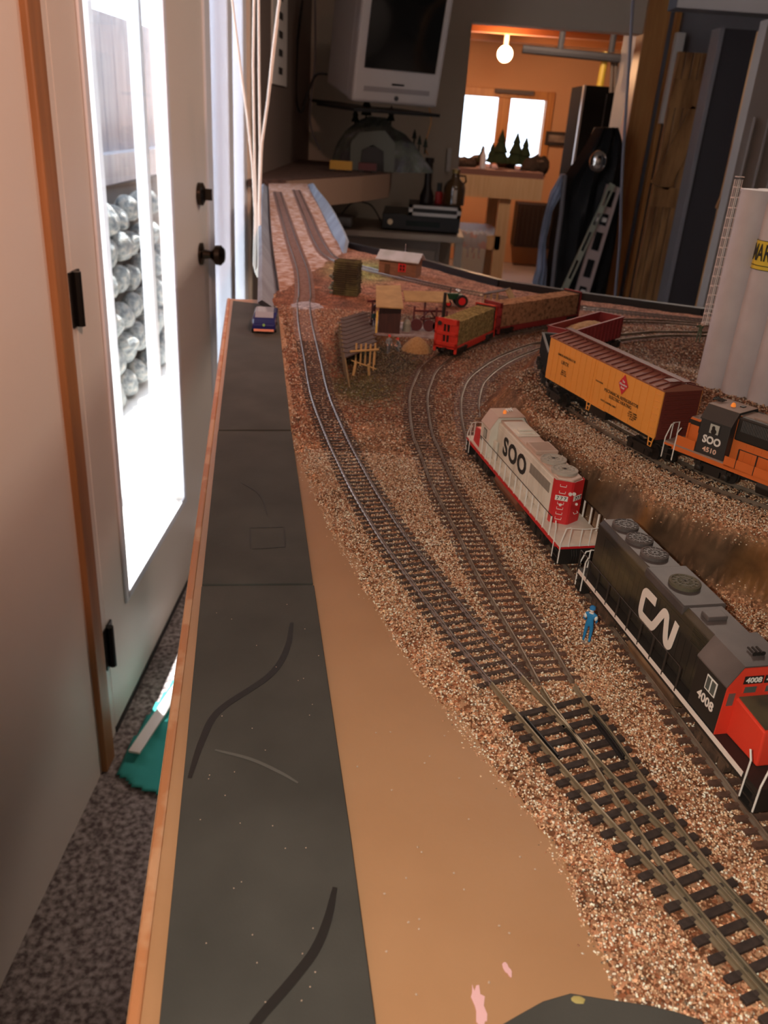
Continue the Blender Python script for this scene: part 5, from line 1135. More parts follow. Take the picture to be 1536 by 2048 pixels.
# tractor
tc_ = at(915, 618, .012); tr_ = thing('model_tractor', (tc_.x - .001, tc_.y + .06, .0035), 'small green tractor with red wheels and chrome lamps behind the red flatcar', 'model tractor', rz=R(195))
m_grn = mat('tractor_green', (.01, .06, .03), .3); m_chrome = mat('chrome', (.8, .8, .8), .08, metal=1)
q = MB(mm); q.box(-4, 15, -4, 4, 10, 19); q.box(-12, -3, -6, 6, 9, 17); q.build('chassis', m_grn, tr_, bevel=.0008)
q = MB(mm); q.tube([(8, 0, 19), (8, 0, 27)], .8, 8); q.build('exhaust_pipe', m_undr, tr_)
for x, y, r_ in ((-8, 8, 9), (-8, -8, 9), (12, 7, 5), (12, -7, 5)):
    t_ = MB(mm).lathe((x, y, r_), [(r_ * .5, -1.8), (r_, -1.8), (r_, 1.8), (r_ * .5, 1.8)], 20, 'y').build('wheel', m_undr, tr_, smooth=True)
    MB(mm).lathe((x, y, r_), [(.3, -2), (r_ * .6, -2), (r_ * .6, 2), (.3, 2)], 16, 'y').build('wheel_hub', m_soor, t_)
for y in (-4.5, 4.5): MB(mm).blob((16, y, 17), 2.4, 2).build('head_lamp', m_chrome, tr_, smooth=True)
for y in (-4.5, 4.5): MB(mm).blob((-4, y, 22), 2.4, 2).build('head_lamp', m_chrome, tr_, smooth=True)
# house
hs = thing('model_house', (-.002, 1.462, .003), 'small wooden house with white sheet roof and red window', 'model building', rz=R(-16))
m_hw = mat('house_wood', (.23, .115, .07), .8, c2=(.17, .08, .045), scale=90, stretch=(1, 1, 8))
q = MB(mm); q.prism([(-33, -18, 0), (-33, 18, 0), (-33, 18, 28), (-33, 0, 37), (-33, -18, 28)], (66, 0, 0)); q.build('walls', m_hw, hs)
q = MB(mm)
for s in (-1, 1): q.prism([(-38, s * 23, 25.6), (-38, 0, 38.2), (-38, 0, 39.4), (-38, s * 23, 26.8)], (76, 0, 0))
q.build('roof', mat('white_roof_sheet', (.50, .52, .56), .5, c2=(.36, .38, .38), scale=40), hs)
q = MB(mm); q.box(3, 15, -19, -17.6, 9, 22); q.box(2, 3.4, -19.4, -17.6, 8, 23); w_o = q.build('window_frame', m_soor, hs)
q = MB(mm); q.box(4.5, 8.3, -19.3, -18.6, 10.5, 15); q.box(9.7, 13.5, -19.3, -18.6, 10.5, 15); q.box(4.5, 8.3, -19.3, -18.6, 16, 20.5); q.box(9.7, 13.5, -19.3, -18.6, 16, 20.5); q.build('pane', mat('dark_pane', (.06, .02, .02), .2), w_o)
q = MB(mm); q.box(-22, -13, -19, -17.8, 0, 19); q.build('house_door', mat('brown_door', (.10, .05, .025), .7), hs)
q = MB(mm); q.tube([(6, 4, 37), (6, 4, 52)], 1.0, 8); q.build('stovepipe', m_chrome, hs)
# open shed
sh_o = at(990, 600, .01); shd = thing('lean_to_shed', (.145, 1.265, .003), 'tiny tan lean-to shed at the back above the red flatcar', 'model building', rz=R(-20))
q = MB(mm); q.prism([(-17, -13, 14), (17, -13, 24), (17, 13, 24), (-17, 13, 14)], (0, 0, 1.4)); q.build('roof', m_planks, shd)
q = MB(mm); q.prism([(15, -13, 25), (15, 13, 25), (29, 13, 4), (29, -13, 4)], (1.2, 0, .6)); q.build('roof', m_tanroof, shd)
for x in (-14, -5, 4): MB(mm).box(x - 1, x + 1, -12, -10, 0, 15 + (x + 14) * .3).build('post', m_stick, shd)
# blue toy car on the foam
tcx = thing('toy_car', ((at(500, 660, .004).x + at(548, 660, .004).x) / 2, 1.022, .002), 'small dark blue toy car at the corner of the foam sheet', 'toy car', rz=R(-83))
m_blue = mat('toy_blue', (.01, .012, .11), .25)
q = MB(mm); q.prism([(32, -14, 4), (32, -14, 12), (20, -14, 15), (8, -12, 21), (-20, -12, 21), (-30, -14, 15), (-32, -14, 5)], (0, 28, 0)); q.build('body', m_blue, tcx, bevel=.002)
q = MB(mm); q.prism([(17, -11, 16.5), (8, -11, 21.6), (-20, -11, 21.8), (-29, -11, 16.5)], (0, 22, 0)); q.box(-22, 6, -12.4, 12.4, 16, 19.5); q.build('windows', mat('toy_glass', (.30, .33, .42), .08, spec=.9), tcx)
q = MB(mm); q.box(31, 33.4, -12, 12, 3.5, 6.0); q.build('bumper', mat('toy_bumper', (.75, .30, .2), .4), tcx)
q = MB(mm); q.lathe((32.5, 0, 11), [(.1, -.2), (1.6, -.2), (1.6, .4)], 12, 'x'); q.build('badge', mat('badge_green', (.25, .5, .12), .4), tcx)
for x in (-20, 20):
    for y in (-13, 13): MB(mm).lathe((x, y, 5), [(1, -2), (5, -2), (5, 2), (1, 2)], 16, 'y').build('wheel', m_black, tcx)

# =================================================================== FAR RAMP + SHELF
m_rampside = mat('grey_felt', (0.20, 0.23, 0.29), 0.8, c2=(0.28, 0.32, 0.40), scale=14)
m_rampb = mat('ramp_gravel', (0.30, 0.13, 0.07), 0.95, c2=(0.50, 0.36, 0.32), scale=70, detail=4, bump=.5, bscale=300, lo=.42, hi=.62)
def pxline(pts, z): return [tuple(at(u, v, z))[:2] for u, v in pts]
LP = catmull(pxline([(562, 608), (556, 560), (547, 500), (541, 440), (538, 380), (537, 368)], 0), .02); RP = catmull([(-.150, 1.19), (-.122, 1.45), (-.102, 1.70)] + pxline([ (668, 478), (640, 420), (618, 378), (614, 368)], 0), .02)
pick = lambda P, n=60: P[np.linspace(0, len(P) - 1, n).astype(int)]
LP, RP = pick(LP), pick(RP)
rp_ = thing('layout_ramp', (-.25, 2.1, FLOOR), 'gravel covered track ramp with grey sides leading to the far corner', 'layout ramp')
q = rel(MB(), rp_); q.poly([tuple(p) for p in LP] + [tuple(p) for p in RP[::-1]], -.02, .0028); q.build('roadbed', m_rampb, rp_)
def sidewall(In, zi, Out, zo, th=.006):
    n = len(In); q = rel(MB(), rp_); A_ = [(*p, zi) for p in In]; B_ = [(*p, zo) for p in Out]; sgn = -1 if In[0][0] > Out[0][0] else 1
    A2 = [(p[0] + sgn * th, p[1], zi - .004) for p in In]; B2 = [(p[0] + sgn * th, p[1], zo - .004) for p in Out]
    q.add(A_ + B_ + A2 + B2, [(i, i + 1, n + i + 1, n + i) for i in range(n - 1)] + [(2 * n + i, 3 * n + i, 3 * n + i + 1, 2 * n + i + 1) for i in range(n - 1)] + [(n + i, n + i + 1, 3 * n + i + 1, 3 * n + i) for i in range(n - 1)] + [(i, i + 1, 2 * n + i + 1, 2 * n + i) for i in range(n - 1)] + [(0, n, 3 * n, 2 * n), (n - 1, 2 * n - 1, 4 * n - 1, 3 * n - 1)])
    return q.build('side_fabric', m_rampside, rp_, smooth=True)
LO = pick(catmull(pxline([(524, 600), (524, 560), (524, 500), (523, 440), (526, 380), (527, 366)], .022), .02)); sidewall(LP, -.012, LO, .022)
RI = pick(catmull(pxline([(684, 514), (668, 478), (640, 420), (618, 378), (614, 368)], 0), .02)); RO = pick(catmull(pxline([(692, 478), (680, 450), (655, 405), (630, 374), (626, 366)], .022), .02)); sidewall(RI, -.002, RO, .022)
q = rel(MB(), rp_); n = len(LP); q.poly([(p[0] + .012, p[1]) for p in LP] + [(p[0] - .012, p[1]) for p in RP[::-1]], -.10, -.02); q.build('ramp_support', m_dgrey, rp_)
q = rel(MB(), rp_)
for y in (1.9, 2.9): q.box(-.24 - (y - 1.9) * .16, -.20 - (y - 1.9) * .16, y, y + .04, FLOOR, -.10)
q.build('leg', m_lum, rp_)
o = MB(); cc = at(613, 612, .004); o.blob((cc.x, cc.y, .003), (.022, .028, .0035), 3, .15, 4); tag(o.build('plaster_patch', mat('white_plaster', (.50, .46, .52), .8, c2=(.12, .11, .13), scale=160)), 'rough white plaster patch under the left track at the ramp joint', 'plaster patch')
# shelf in the corner (upper layout) and things on it
shf = thing('corner_shelf', (-.2, 4.2, .02), 'dark corner shelf holding the model mountain', 'shelf')
sy = 4.0
A0 = aty(532, 385, 3.3); 
fr_pts = [(-.56, 3.10), (-.44, 3.22), (-.20, 3.75), (aty(776, 345, 4.05).x, 4.05), (aty(780, 345, 4.6).x, 4.6), (-.56, 4.6)]
zs = aty(700, 338, 4.1).z
q = rel(MB(), shf); q.poly(fr_pts, zs - .02, zs); q.build('shelf_top', mat('dark_gravel', (.05, .025, .018), .9, c2=(.10, .05, .035), scale=60), shf)
q = rel(MB(), shf)
for i in (1, 2, 3): q.plank((*fr_pts[i], zs - .055), (*fr_pts[i + 1 if i < 4 else 4], zs - .055), .02, .10)
q.build('shelf_edge', mat('raw_plank', (.30, .19, .13), .7), shf)
# mountain
mt_ = thing('model_mountain', (.02, 4.3, zs), 'grey painted model mountain with a tunnel portal on the corner shelf', 'model mountain')
prof2 = [(660, 335), (672, 290), (690, 262), (705, 250), (722, 238), (740, 232), (775, 236), (785, 255), (810, 268), (830, 290), (850, 320), (866, 342)]
ym = 4.25; vs = []; fs = []; rn = random.Random(9); cols_ = []
P_ = [aty(u, v, ym) for u, v in prof2]; xs = np.linspace(P_[0].x, P_[-1].x, 46); tz = np.interp(xs, [p.x for p in P_], [p.z for p in P_])
q = rel(MB(), mt_); ny_ = 12
for j in range(ny_ + 1):
    for i, x in enumerate(xs):
        hh = max(tz[i] - zs, .004); t_ = j / ny_; ridge = .5 * math.sin(x * 70) + .5 * math.sin(x * 37 + 1)
        z_ = zs + hh * (t_ ** .75) ; y_ = ym - .16 * (1 - t_) * min(1, hh / .15) + .02 * ridge * (1 - t_) + rn.uniform(-.004, .004)
        vs.append((x, y_, z_))
for j in range(ny_ + 1, ny_ + 2):
    for i, x in enumerate(xs): vs.append((x, ym + .10, zs))
w_ = len(xs)
for j in range(ny_ + 1):
    for i in range(w_ - 1): fs.append((j * w_ + i, j * w_ + i + 1, (j + 1) * w_ + i + 1, (j + 1) * w_ + i))
q.add(vs, fs); q.build('mountain', mat('painted_rock', (.10, .10, .11), .8, c2=(.26, .27, .29), scale=9, detail=6, bump=.5, c3=(.14, .16, .13)), mt_)
tx = aty(745, 310, ym - .18); q = rel(MB(), mt_)
q.prism([(tx.x - .10, tx.y - .01, zs), (tx.x - .10, tx.y - .01, zs + .11), (tx.x - .06, tx.y - .01, zs + .16), (tx.x + .05, tx.y - .01, zs + .17), (tx.x + .10, tx.y - .01, zs + .12), (tx.x + .10, tx.y - .01, zs), (tx.x + .055, tx.y - .01, zs), (tx.x + .05, tx.y - .01, zs + .085), (tx.x + .0, tx.y - .01, zs + .11), (tx.x - .05, tx.y - .01, zs + .085), (tx.x - .055, tx.y - .01, zs)], (0, .03, 0))
q.build('tunnel_portal', mat('portal_stone', (.12, .13, .11), .8), mt_)
q = rel(MB(), mt_); q.box(tx.x - .055, tx.x + .055, tx.y + .005, tx.y + .012, zs, zs + .10); q.build('tunnel_mouth', m_black, mt_)
for u, v, wh_ in ((710, 235, 'at the left shoulder'), (732, 222, 'tallest, left of the summit'), (781, 233, 'right of the summit'), (828, 268, 'highest of three on the right slope'), (838, 280, 'middle of three on the right slope'), (850, 285, 'lowest of three on the right slope')):
    p_ = aty(u, v + 14, ym); s_ = 1.2 if u == 732 else (.9 if u < 800 else .6)
    tr = MB(); tr.lathe((0, 0, 0), [(.004, -.02), (.004, .01), (.022 * s_, .012), (.012 * s_, .04 * s_), (.016 * s_, .042 * s_), (.001, .085 * s_)], 9); o = tr.build('model_pine_tree', mat('dark_pine', (.015, .02, .012), .9)); o.location = p_
    tag(o, 'tiny dark pine tree on the grey model mountain, ' + wh_, 'model tree', 'pine trees on the model mountain')
yl = thing('model_freight_car', tuple(aty(682, 333, 3.86)), 'yellow freight car parked in the shadow on the corner shelf', 'model railroad car')
yl.location.z = zs
q = MB(mm); q.box(-48, 48, -15, 15, 8, 44); q.build('car_body', mat('mustard', (.50, .27, .03), .5), yl, bevel=.001)
for s in (-1, 1): truck(yl, s * 34, 0, (-8, 8), m_undr, 16)
rd = thing('model_freight_car', (aty(735, 333, 3.95).x, 3.95, zs), 'dark red freight car beside the yellow one in front of the tunnel', 'model railroad car')
q = MB(mm); q.box(-40, 40, -15, 15, 8, 38); q.build('car_body', mat('dark_maroon', (.10, .02, .02), .5), rd, bevel=.001)
for s in (-1, 1): truck(rd, s * 28, 0, (-8, 8), m_undr, 16)

# =================================================================== TV
YT = 4.0
tv = thing('television', tuple(aty(790, 200, YT)), 'boxy silver tube television mounted high in the corner', 'television', rz=0)
m_tv = mat('silver_plastic', (0.50, 0.46, 0.45), 0.45); m_scr = mat('dark_screen', (0.008, 0.008, 0.007), 0.12, spec=.8)
c_ = [aty(u, v, YT) for u, v in ((738, 0), (910, 0), (868, 212), (690, 192))]
# front plane rectangle: use width/height in metres and a yaw
TW, TH = .42, .46; fc = aty(806, 100, YT); yaw = R(28); fc = Vector((fc.x, YT, aty(800, 212, YT).z + TH / 2))
tv.location = fc; tv.rotation_euler = (R(10), 0, yaw)
q = MB(); q.box(-TW / 2, TW / 2, 0, .06, -TH / 2, TH / 2); q.build('bezel', m_tv, tv, bevel=.012)
q = MB(); a_, b_ = TW / 2 * .98, TH / 2 * .98; vs = [(-a_, .06, -b_), (a_, .06, -b_), (a_, .06, b_), (-a_, .06, b_), (-a_ * .95, .32, -b_ * .95), (a_ * .95, .32, -b_ * .95), (a_ * .95, .32, b_ * .9), (-a_ * .95, .32, b_ * .9), (-a_ * .55, .42, -b_ * .7), (a_ * .55, .42, -b_ * .7), (a_ * .55, .42, b_ * .6), (-a_ * .55, .42, b_ * .6)]
q.add(vs, [(0, 1, 5, 4), (1, 2, 6, 5), (2, 3, 7, 6), (3, 0, 4, 7), (0, 3, 2, 1), (4, 5, 9, 8), (5, 6, 10, 9), (6, 7, 11, 10), (7, 4, 8, 11), (8, 9, 10, 11)]); q.build('rear_housing', m_tv, tv, bevel=.01)
q = MB(); sc_ = []
nx_, nz_ = 10, 10; vs = []; fs = []
for i in range(nx_ + 1):
    for j in range(nz_ + 1):
        x = (i / nx_ - .5) * .34; z = (j / nz_ - .5) * .30 + .055; vs.append((x, -.006 - .012 * (1 - (2 * i / nx_ - 1) ** 2) * (1 - (2 * j / nz_ - 1) ** 2), z))
for i in range(nx_):
    for j in range(nz_): k = i * (nz_ + 1) + j; fs.append((k, k + 1, k + nz_ + 2, k + nz_ + 1))
q.add(vs, fs); q.build('screen', m_scr, tv, smooth=True)
q = MB(); q.box(-.03, .03, -.002, .002, -.155, -.148); q.build('badge', m_black, tv)
q = MB(); q.lathe((0, -.004, -.205), [(.001, 0), (.010, 0), (.010, .004)], 12, 'y'); q.build('power_button', m_dgrey, tv)
q = MB(); q.box(-.16, .16, -.001, .001, -.185, -.165); q.build('control_flap', mat('tv_flap', (.30, .27, .27), .5), tv)
br = MB(); br.box(-.22, .20, -.02, .40, -.268, -.255); br.box(-.06, .06, .35, .90, -.268, -.256); o = br.build('television_shelf', m_black); o.location = fc + Vector((0, 0, .005)); o.rotation_euler = (R(2), 0, yaw); tag(o, 'thin black bracket shelf under the television', 'shelf')
# wall strip (calendar) and cables on dark wall
cal = MB(); cal.box(-.559, -.552, 3.62, 4.02, .33, .70); o = cal.build('wall_notice', m_white); tag(o, 'tall white notice board strip on the dark left wall', 'notice')
q = MB()
for k in range(5): q.box(-.5522, -.5505, 3.78, 3.88, .37 + k * .065, .395 + k * .065)
q.build('dark_mark', m_black, o)
def cable(pts, r_, label, m=m_black, nm='cable'):
    o = MB(); P = [Vector(p) for p in pts]; out = []
    for i in range(len(P) - 1):
        for t_ in np.linspace(0, 1, 8, endpoint=False):
            a = P[max(i - 1, 0)]; b = P[i]; c = P[i + 1]; d_ = P[min(i + 2, len(P) - 1)]
            out.append(.5 * (2 * b + (c - a) * t_ + (2 * a - 5 * b + 4 * c - d_) * t_ ** 2 + (3 * b - a - 3 * c + d_) * t_ ** 3))
    out.append(P[-1]); return tag(o.tube(out, r_, 6).build(nm, m, smooth=True), label, 'cable')
cable([aty(605, 0, 4.4), aty(595, 90, 4.4), aty(592, 190, 4.4), aty(602, 225, 4.4), aty(618, 180, 4.4), aty(632, 150, 4.4), aty(655, 148, 4.4)], .006, 'black cable looping down the wall left of the television')
cable([aty(630, 0, 4.5), aty(630, 120, 4.5), aty(620, 240, 4.5), aty(640, 300, 4.5)], .005, 'grey cable hanging straight down in the corner', m_grey)
cable([aty(858, 215, 4.3), aty(862, 245, 4.3), aty(850, 290, 4.3), aty(856, 310, 4.3)], .003, 'thin wire hanging from the right end of the television shelf', m_trim)
p_ = [aty(1266, 0, 2.2), aty(1258, 130, 2.2), aty(1250, 250, 2.2), aty(1243, 380, 2.2), aty(1240, 480, 2.2), aty(1230, 600, 2.2), aty(1228, 680, 2.2)]
cable(p_, .0035, 'long blue grey cord hanging in front of the wooden post', mat('cord_blue', (.10, .10, .13), .35))
# blind cords
m_cord = mat('white_cord', (.85, .84, .80), .6)
YC = 1.85
bc = thing('blind_cords', tuple(aty(515, 545, YC)), 'bundle of white blind cords hanging beside the tall window', 'blind cord')
def cord(pts, r_=.0022):
    q = rel(MB(), bc); q.tube([aty(u, v, YC) for u, v in pts], r_, 7); q.build('cord', m_cord, bc, smooth=True)
cord([(463, -10), (480, 130), (495, 240), (505, 330), (510, 430), (508, 530), (514, 550)], .0026); cord([(508, -10), (506, 130), (509, 320), (513, 430), (511, 545)], .0026); cord([(517, -10), (518, 150), (520, 300), (517, 430), (517, 545)], .0026)
cord([(560, -10), (545, 110), (536, 200), (523, 290), (519, 400), (521, 540)], .0032); cord([(556, 40), (540, 180), (527, 260), (522, 330)], .0018)
cord([(521, 540), (524, 570), (528, 640)], .0035)
q = rel(MB(), bc); pp = aty(519, 543, YC); q.lathe(pp, [(.006, -.012), (.008, 0), (.004, .012)], 10); q.build('cord_knob', mat('cream_knob', (.75, .73, .66), .5), bc, smooth=True)

# =================================================================== BACK DESK AND GEAR
YD = 4.35
zdk = aty(800, 466, YD).z
dk2 = thing('desk', (.15, 4.6, FLOOR), 'long low beige desk against the back wall', 'desk')
x0, x1 = aty(655, 455, YD).x, aty(928, 475, YD).x
m_desk = mat('desk_beige', (.34, .27, .21), .5)
q = rel(MB(), dk2); q.box(x0 - .1, x1, YD, YD + .55, zdk - .03, zdk); q.build('desk_top', m_desk, dk2, bevel=.003)
q = rel(MB(), dk2); q.box(x0 - .1, aty(880, 500, YD).x, YD + .05, YD + .5, FLOOR + .05, zdk - .03); q.build('cabinet', mat('desk_front', (.16, .12, .095), .6), dk2)
xw = aty(880, 500, YD).x - x0
for k in range(2): rel(MB(), dk2).box(x0 + .02 + k * xw / 2, x0 + (k + 1) * xw / 2 - .02, YD + .035, YD + .05, FLOOR + .1, zdk - .08).build('cabinet_door', mat('desk_door', (.20, .155, .12), .5), dk2, bevel=.004)
rel(MB(), dk2).box(x1 - .04, x1, YD + .02, YD + .06, FLOOR, zdk - .03).build('leg', m_desk, dk2)
st = thing('stereo_receiver', (aty(775, 430, YD).x + .12, YD + .25, zdk), 'black stereo receiver under the disc player', 'stereo')
xa, xb = aty(764, 440, YD).x - st.location.x, aty(920, 460, YD).x - st.location.x; hh = .075
q = MB(); q.box(xa, xb, -.18, .2, .008, hh + .008); q.build('case', m_black, st, bevel=.004)
q = MB(); q.lathe((xa + .04, -.2, .045), [(.001, 0), (.014, 0), (.014, .02)], 14, 'y'); q.build('volume_knob', m_chrome, st)
q = MB(); q.box(xa + .12, xb - .1, -.186, -.18, .03, .055); q.build('display', mat('dark_display', (.02, .03, .03), .1), st)
dv_ = thing('disc_player', (st.location.x, YD + .22, zdk + .083), 'silver fronted disc player stacked on the black receiver', 'disc player')
xa2 = aty(816, 440, YD).x - st.location.x
q = MB(); q.box(xa2, xb, -.17, .15, .001, .048); q.build('case', m_black, dv_)
q = MB()
for a in ((xa2, xb, .001, .016), (xa2, xb, .036, .050), (xa2, xa2 + .02, .001, .05), (xb - .02, xb, .001, .05)): q.box(a[0], a[1], -.182, -.17, a[2], a[3])
q.build('front_bezel', mat('silver_front', (.55, .52, .50), .35), dv_)
stz = zdk + .083 + .05
fl = MB(); px_ = aty(853, 400, YD + .2); fl.lathe((px_.x, YD + .2, stz), [(.036, 0), (.036, .035), (.022, .07), (.019, .09), (.019, .19), (.023, .195), (.023, .215)], 18)
fl.cur = 0; o = fl.build('flashlight', mat('black_torch', (.02, .012, .012), .35), smooth=True); tag(o, 'large dark flashlight standing upright on the stacked players', 'flashlight')
fl = MB(); px_ = aty(876, 410, YD + .2); fl.lathe((px_.x, YD + .2, stz), [(.02, 0), (.02, .055), (.012, .06), (.012, .09), (.004, .095)], 16); o = fl.build('red_can', mat('red_plastic', (.45, .02, .02), .35), smooth=True); tag(o, 'small red can beside the brown glass jug', 'can')
q = MB(); q.lathe((0, 0, .055), [(.013, 0), (.013, .045)], 12); c2_ = q.build('cap', m_black, None); c2_.location = (px_.x, YD + .2, stz); c2_.parent = o; c2_.matrix_parent_inverse = Matrix.Identity(4)
jg = thing('glass_jug', (aty(906, 410, YD + .2).x, YD + .2, stz), 'brown glass jug standing on the disc player by the wall edge', 'bottle')
q = MB(); q.lathe((0, 0, 0), [(.055, 0), (.056, .08), (.050, .10), (.022, .125), (.018, .15)], 24); q.build('bottle', mat('amber_glass', (.10, .05, .02), .08, spec=.9, coat=.5), jg, smooth=True)
q = MB(); q.lathe((0, 0, .15), [(.020, 0), (.020, .02)], 14); q.build('cap', mat('brass_cap', (.5, .35, .12), .3, metal=.8), jg)
q = MB(); q.box(-.006, .012, -.058, -.054, .01, .075); q.build('paper_label', mat('tan_label', (.55, .45, .35), .6), jg)
q = MB(); q.tube([(0.018, 0, .14), (.05, 0, .14), (.055, 0, .115), (.04, 0, .10)], .005, 8); q.build('handle', bpy.data.materials['amber_glass'], jg)
wb = MB(); pb = aty(680, 448, YD + .1); wb.box(pb.x - .06, pb.x + .06, YD + .06, YD + .2, zdk, zdk + .05); tag(wb.build('router_box', mat('off_white_box', (.38, .35, .33), .5), bevel=.004), 'small off white box on the left of the desk', 'box')
cable([(pb.x, YD + .2, zdk + .05), (pb.x + .05, YD + .3, zdk + .10), (pb.x + .14, YD + .35, zdk + .09), (pb.x + .2, YD + .4, zdk + .005)], .004, 'black cable arching from the off white box on the desk')
wl_ = MB(); ps = aty(898, 320, 4.97); wl_.box(ps.x - .012, ps.x + .012, 4.97, 4.99, ps.z - .06, ps.z + .06); tag(wl_.build('light_switch', m_white, bevel=.003), 'white strip fixed near the edge of the beige wall', 'wall switch')

# =================================================================== NEXT ROOM
YW = 6.6
ztp = aty(1000, 350, YW).z; wx0_, wx1_ = aty(905, 350, YW).x, aty(1088, 350, YW).x
wb_ = thing('work_table', ((wx0_ + wx1_) / 2, YW + .5, FLOOR), 'pine framed layout table in front of the far window', 'table')
q = rel(MB(), wb_); q.box(wx0_ - .3, wx1_, YW, YW + 1.0, ztp - .02, ztp + .03); q.build('table_top', mat('purple_brown_foam', (.20, .10, .09), .8), wb_)
q = rel(MB(), wb_); q.box(wx0_ - .3, wx1_, YW - .02, YW, ztp - .16, ztp - .01); q.box(wx1_ - .02, wx1_, YW, YW + 1.0, ztp - .16, ztp - .01); q.build('apron', m_lum, wb_)
lx = aty(1005, 450, YW).x
for yy in (YW + .02, YW + .9): rel(MB(), wb_).box(lx - .045, lx + .045, yy, yy + .06, FLOOR, ztp - .12).build('leg', m_lum, wb_)
rel(MB(), wb_).box(wx0_ - .3, lx, YW + .02, YW + .06, FLOOR + .42, FLOOR + .52).build('stretcher', m_lum, wb_)
rel(MB(), wb_).box(wx0_ - .3, lx, YW + .05, YW + .8, FLOOR + .50, FLOOR + .52).build('lower_shelf', m_lum, wb_)
for i, (u, v, s_) in enumerate(((1003, 283, 1.3), (1034, 285, 1.25), (1052, 290, 1.1), (985, 300, .8), (965, 305, .7))):
    o = MB(); o.lathe((0, 0, 0), [(.006, -.03), (.006, .0), (.06 * s_, .01), (.035 * s_, .06 * s_), (.045 * s_, .065 * s_), (.02 * s_, .12 * s_), (.025 * s_, .125 * s_), (.001, .19 * s_)], 10)
    o = o.build('model_pine_tree', mat('pine_green', (.03, .05, .02), .9)); o.location = (aty(u, v, YW + .35).x, YW + .35, ztp + .06)
    tag(o, 'dark green model pine on the far work table, ' + ('tallest, before the window post', 'centre of the right window pane', 'rightmost of the three tall ones', 'small one left of the tallest', 'smallest and leftmost')[i], 'model tree', 'model pine trees on the work table')
rn = random.Random(3)
for i in range(7):
    u = (915, 935, 1060, 1075, 1085, 1015, 955)[i]; o = MB(); o.blob((0, 0, 0), (.07, .06, .05 + .03 * (i > 1 and i < 5)), 2, .25, i); o = o.build('model_rock', mat('brown_rock', (.07, .045, .035), .9)); o.location = (aty(u, 330, YW + .15 + .05 * i).x, YW + .15 + .07 * i, ztp + .055)
    tag(o, 'rough brown rock on the far work table, ' + ('leftmost of all', 'second from left', 'third from right', 'second from right', 'at the right table end', 'under the tallest tree', 'just left of the white bottle')[i], 'model rock', 'scenery rocks on the work table')
o = MB(); p_ = aty(966, 320, YW + .1); o.lathe((p_.x, YW + .1, ztp + .03), [(.022, 0), (.022, .09), (.008, .12), (.006, .15)], 14); tag(o.build('white_bottle', mat('white_bottle', (.75, .75, .85), .4), smooth=True), 'white squeeze bottle on the far work table', 'bottle')
# waste bin with bag
yb = 5.65; bz0 = aty(935, 545, yb).z; bl0, br0 = aty(915, 540, yb).x, aty(962, 540, yb).x
wbz = thing('waste_bin', ((bl0 + br0) / 2, yb, FLOOR), 'white waste bin with a loose plastic bag liner', 'waste bin')
hb = (aty(915, 490, yb).z - FLOOR); q = MB(); w0 = (br0 - bl0) / 2
q.add([(-w0, -w0 * .8, 0), (w0, -w0 * .8, 0), (w0, w0 * .8, 0), (-w0, w0 * .8, 0), (-w0 * 1.12, -w0, hb), (w0 * 1.12, -w0, hb), (w0 * 1.12, w0, hb), (-w0 * 1.12, w0, hb)], [(0, 3, 2, 1), (0, 1, 5, 4), (1, 2, 6, 5), (2, 3, 7, 6), (3, 0, 4, 7), (4, 5, 6, 7)]); q.build('bin', mat('bin_white', (.85, .85, .80), .45), wbz, bevel=.008)
vs = []; fs = []; K_ = 40; rn = random.Random(1)
for j, (s_, z_) in enumerate(((1.16, hb - .06), (1.2, hb), (1.18, hb + .05), (1.05, hb + .09), (.7, hb + .07))):
    for i in range(K_):
        a = 2 * math.pi * i / K_; sq = 1 / max(abs(math.cos(a)), abs(math.sin(a))) * .92; wv = 1 + .05 * math.sin(i * 2.3 + j) ; vs.append((math.cos(a) * sq * w0 * s_ * wv, math.sin(a) * sq * w0 * .9 * s_ * wv, z_ + rn.uniform(-.012, .012)))
for j in range(4):
    for i in range(K_): fs.append((j * K_ + i, j * K_ + (i + 1) % K_, (j + 1) * K_ + (i + 1) % K_, (j + 1) * K_ + i))
q = MB(); q.add(vs, fs); q.build('bag_liner', mat('plastic_bag', (.60, .60, .68), .2, c2=(.75, .5, .5), scale=10, lo=.55, hi=.6), wbz, smooth=True)
sb = thing('spray_bottle', (aty(990, 558, 5.6).x, 5.6, FLOOR), 'pale blue bottle with black cap on the floor beside the table leg', 'bottle')
q = MB(); q.lathe((0, 0, 0), [(.032, 0), (.034, .10), (.028, .14), (.014, .155)], 16); q.build('bottle', mat('pale_blue_plastic', (.50, .58, .82), .3), sb, smooth=True)
q = MB(); q.lathe((0, 0, .155), [(.02, 0), (.018, .045)], 12); q.build('cap', m_black, sb)
# radiator / dark cabinet on the far wall
o = MB(); a, b_ = aty(1035, 405, 8.7), aty(1088, 495, 8.7); o.box(a.x, b_.x + .1, 8.6, 8.88, b_.z, a.z)
for k in range(8): o.box(a.x + .02 + k * .045, a.x + .035 + k * .045, 8.58, 8.6, b_.z + .03, a.z - .03)
tag(o.build('heater_grille', mat('dark_heater', (.025, .012, .010), .6)), 'dark low heater cabinet on the orange wall', 'heater')
o = MB(); a, b_ = aty(1092, 262, 8.88), aty(1138, 293, 8.88); o.box(a.x, b_.x, 8.86, 8.89, b_.z, a.z); fo = o.build('picture_frame', mat('dark_frame', (.03, .02, .02), .5)); tag(fo, 'small dark framed picture on the orange wall', 'picture frame')
o = MB(); o.box(a.x + .03, b_.x - .03, 8.855, 8.86, b_.z + .03, a.z - .03); o.build('picture', mat('grey_picture', (.12, .09, .08), .5, c2=(.30, .25, .22), scale=8), fo)
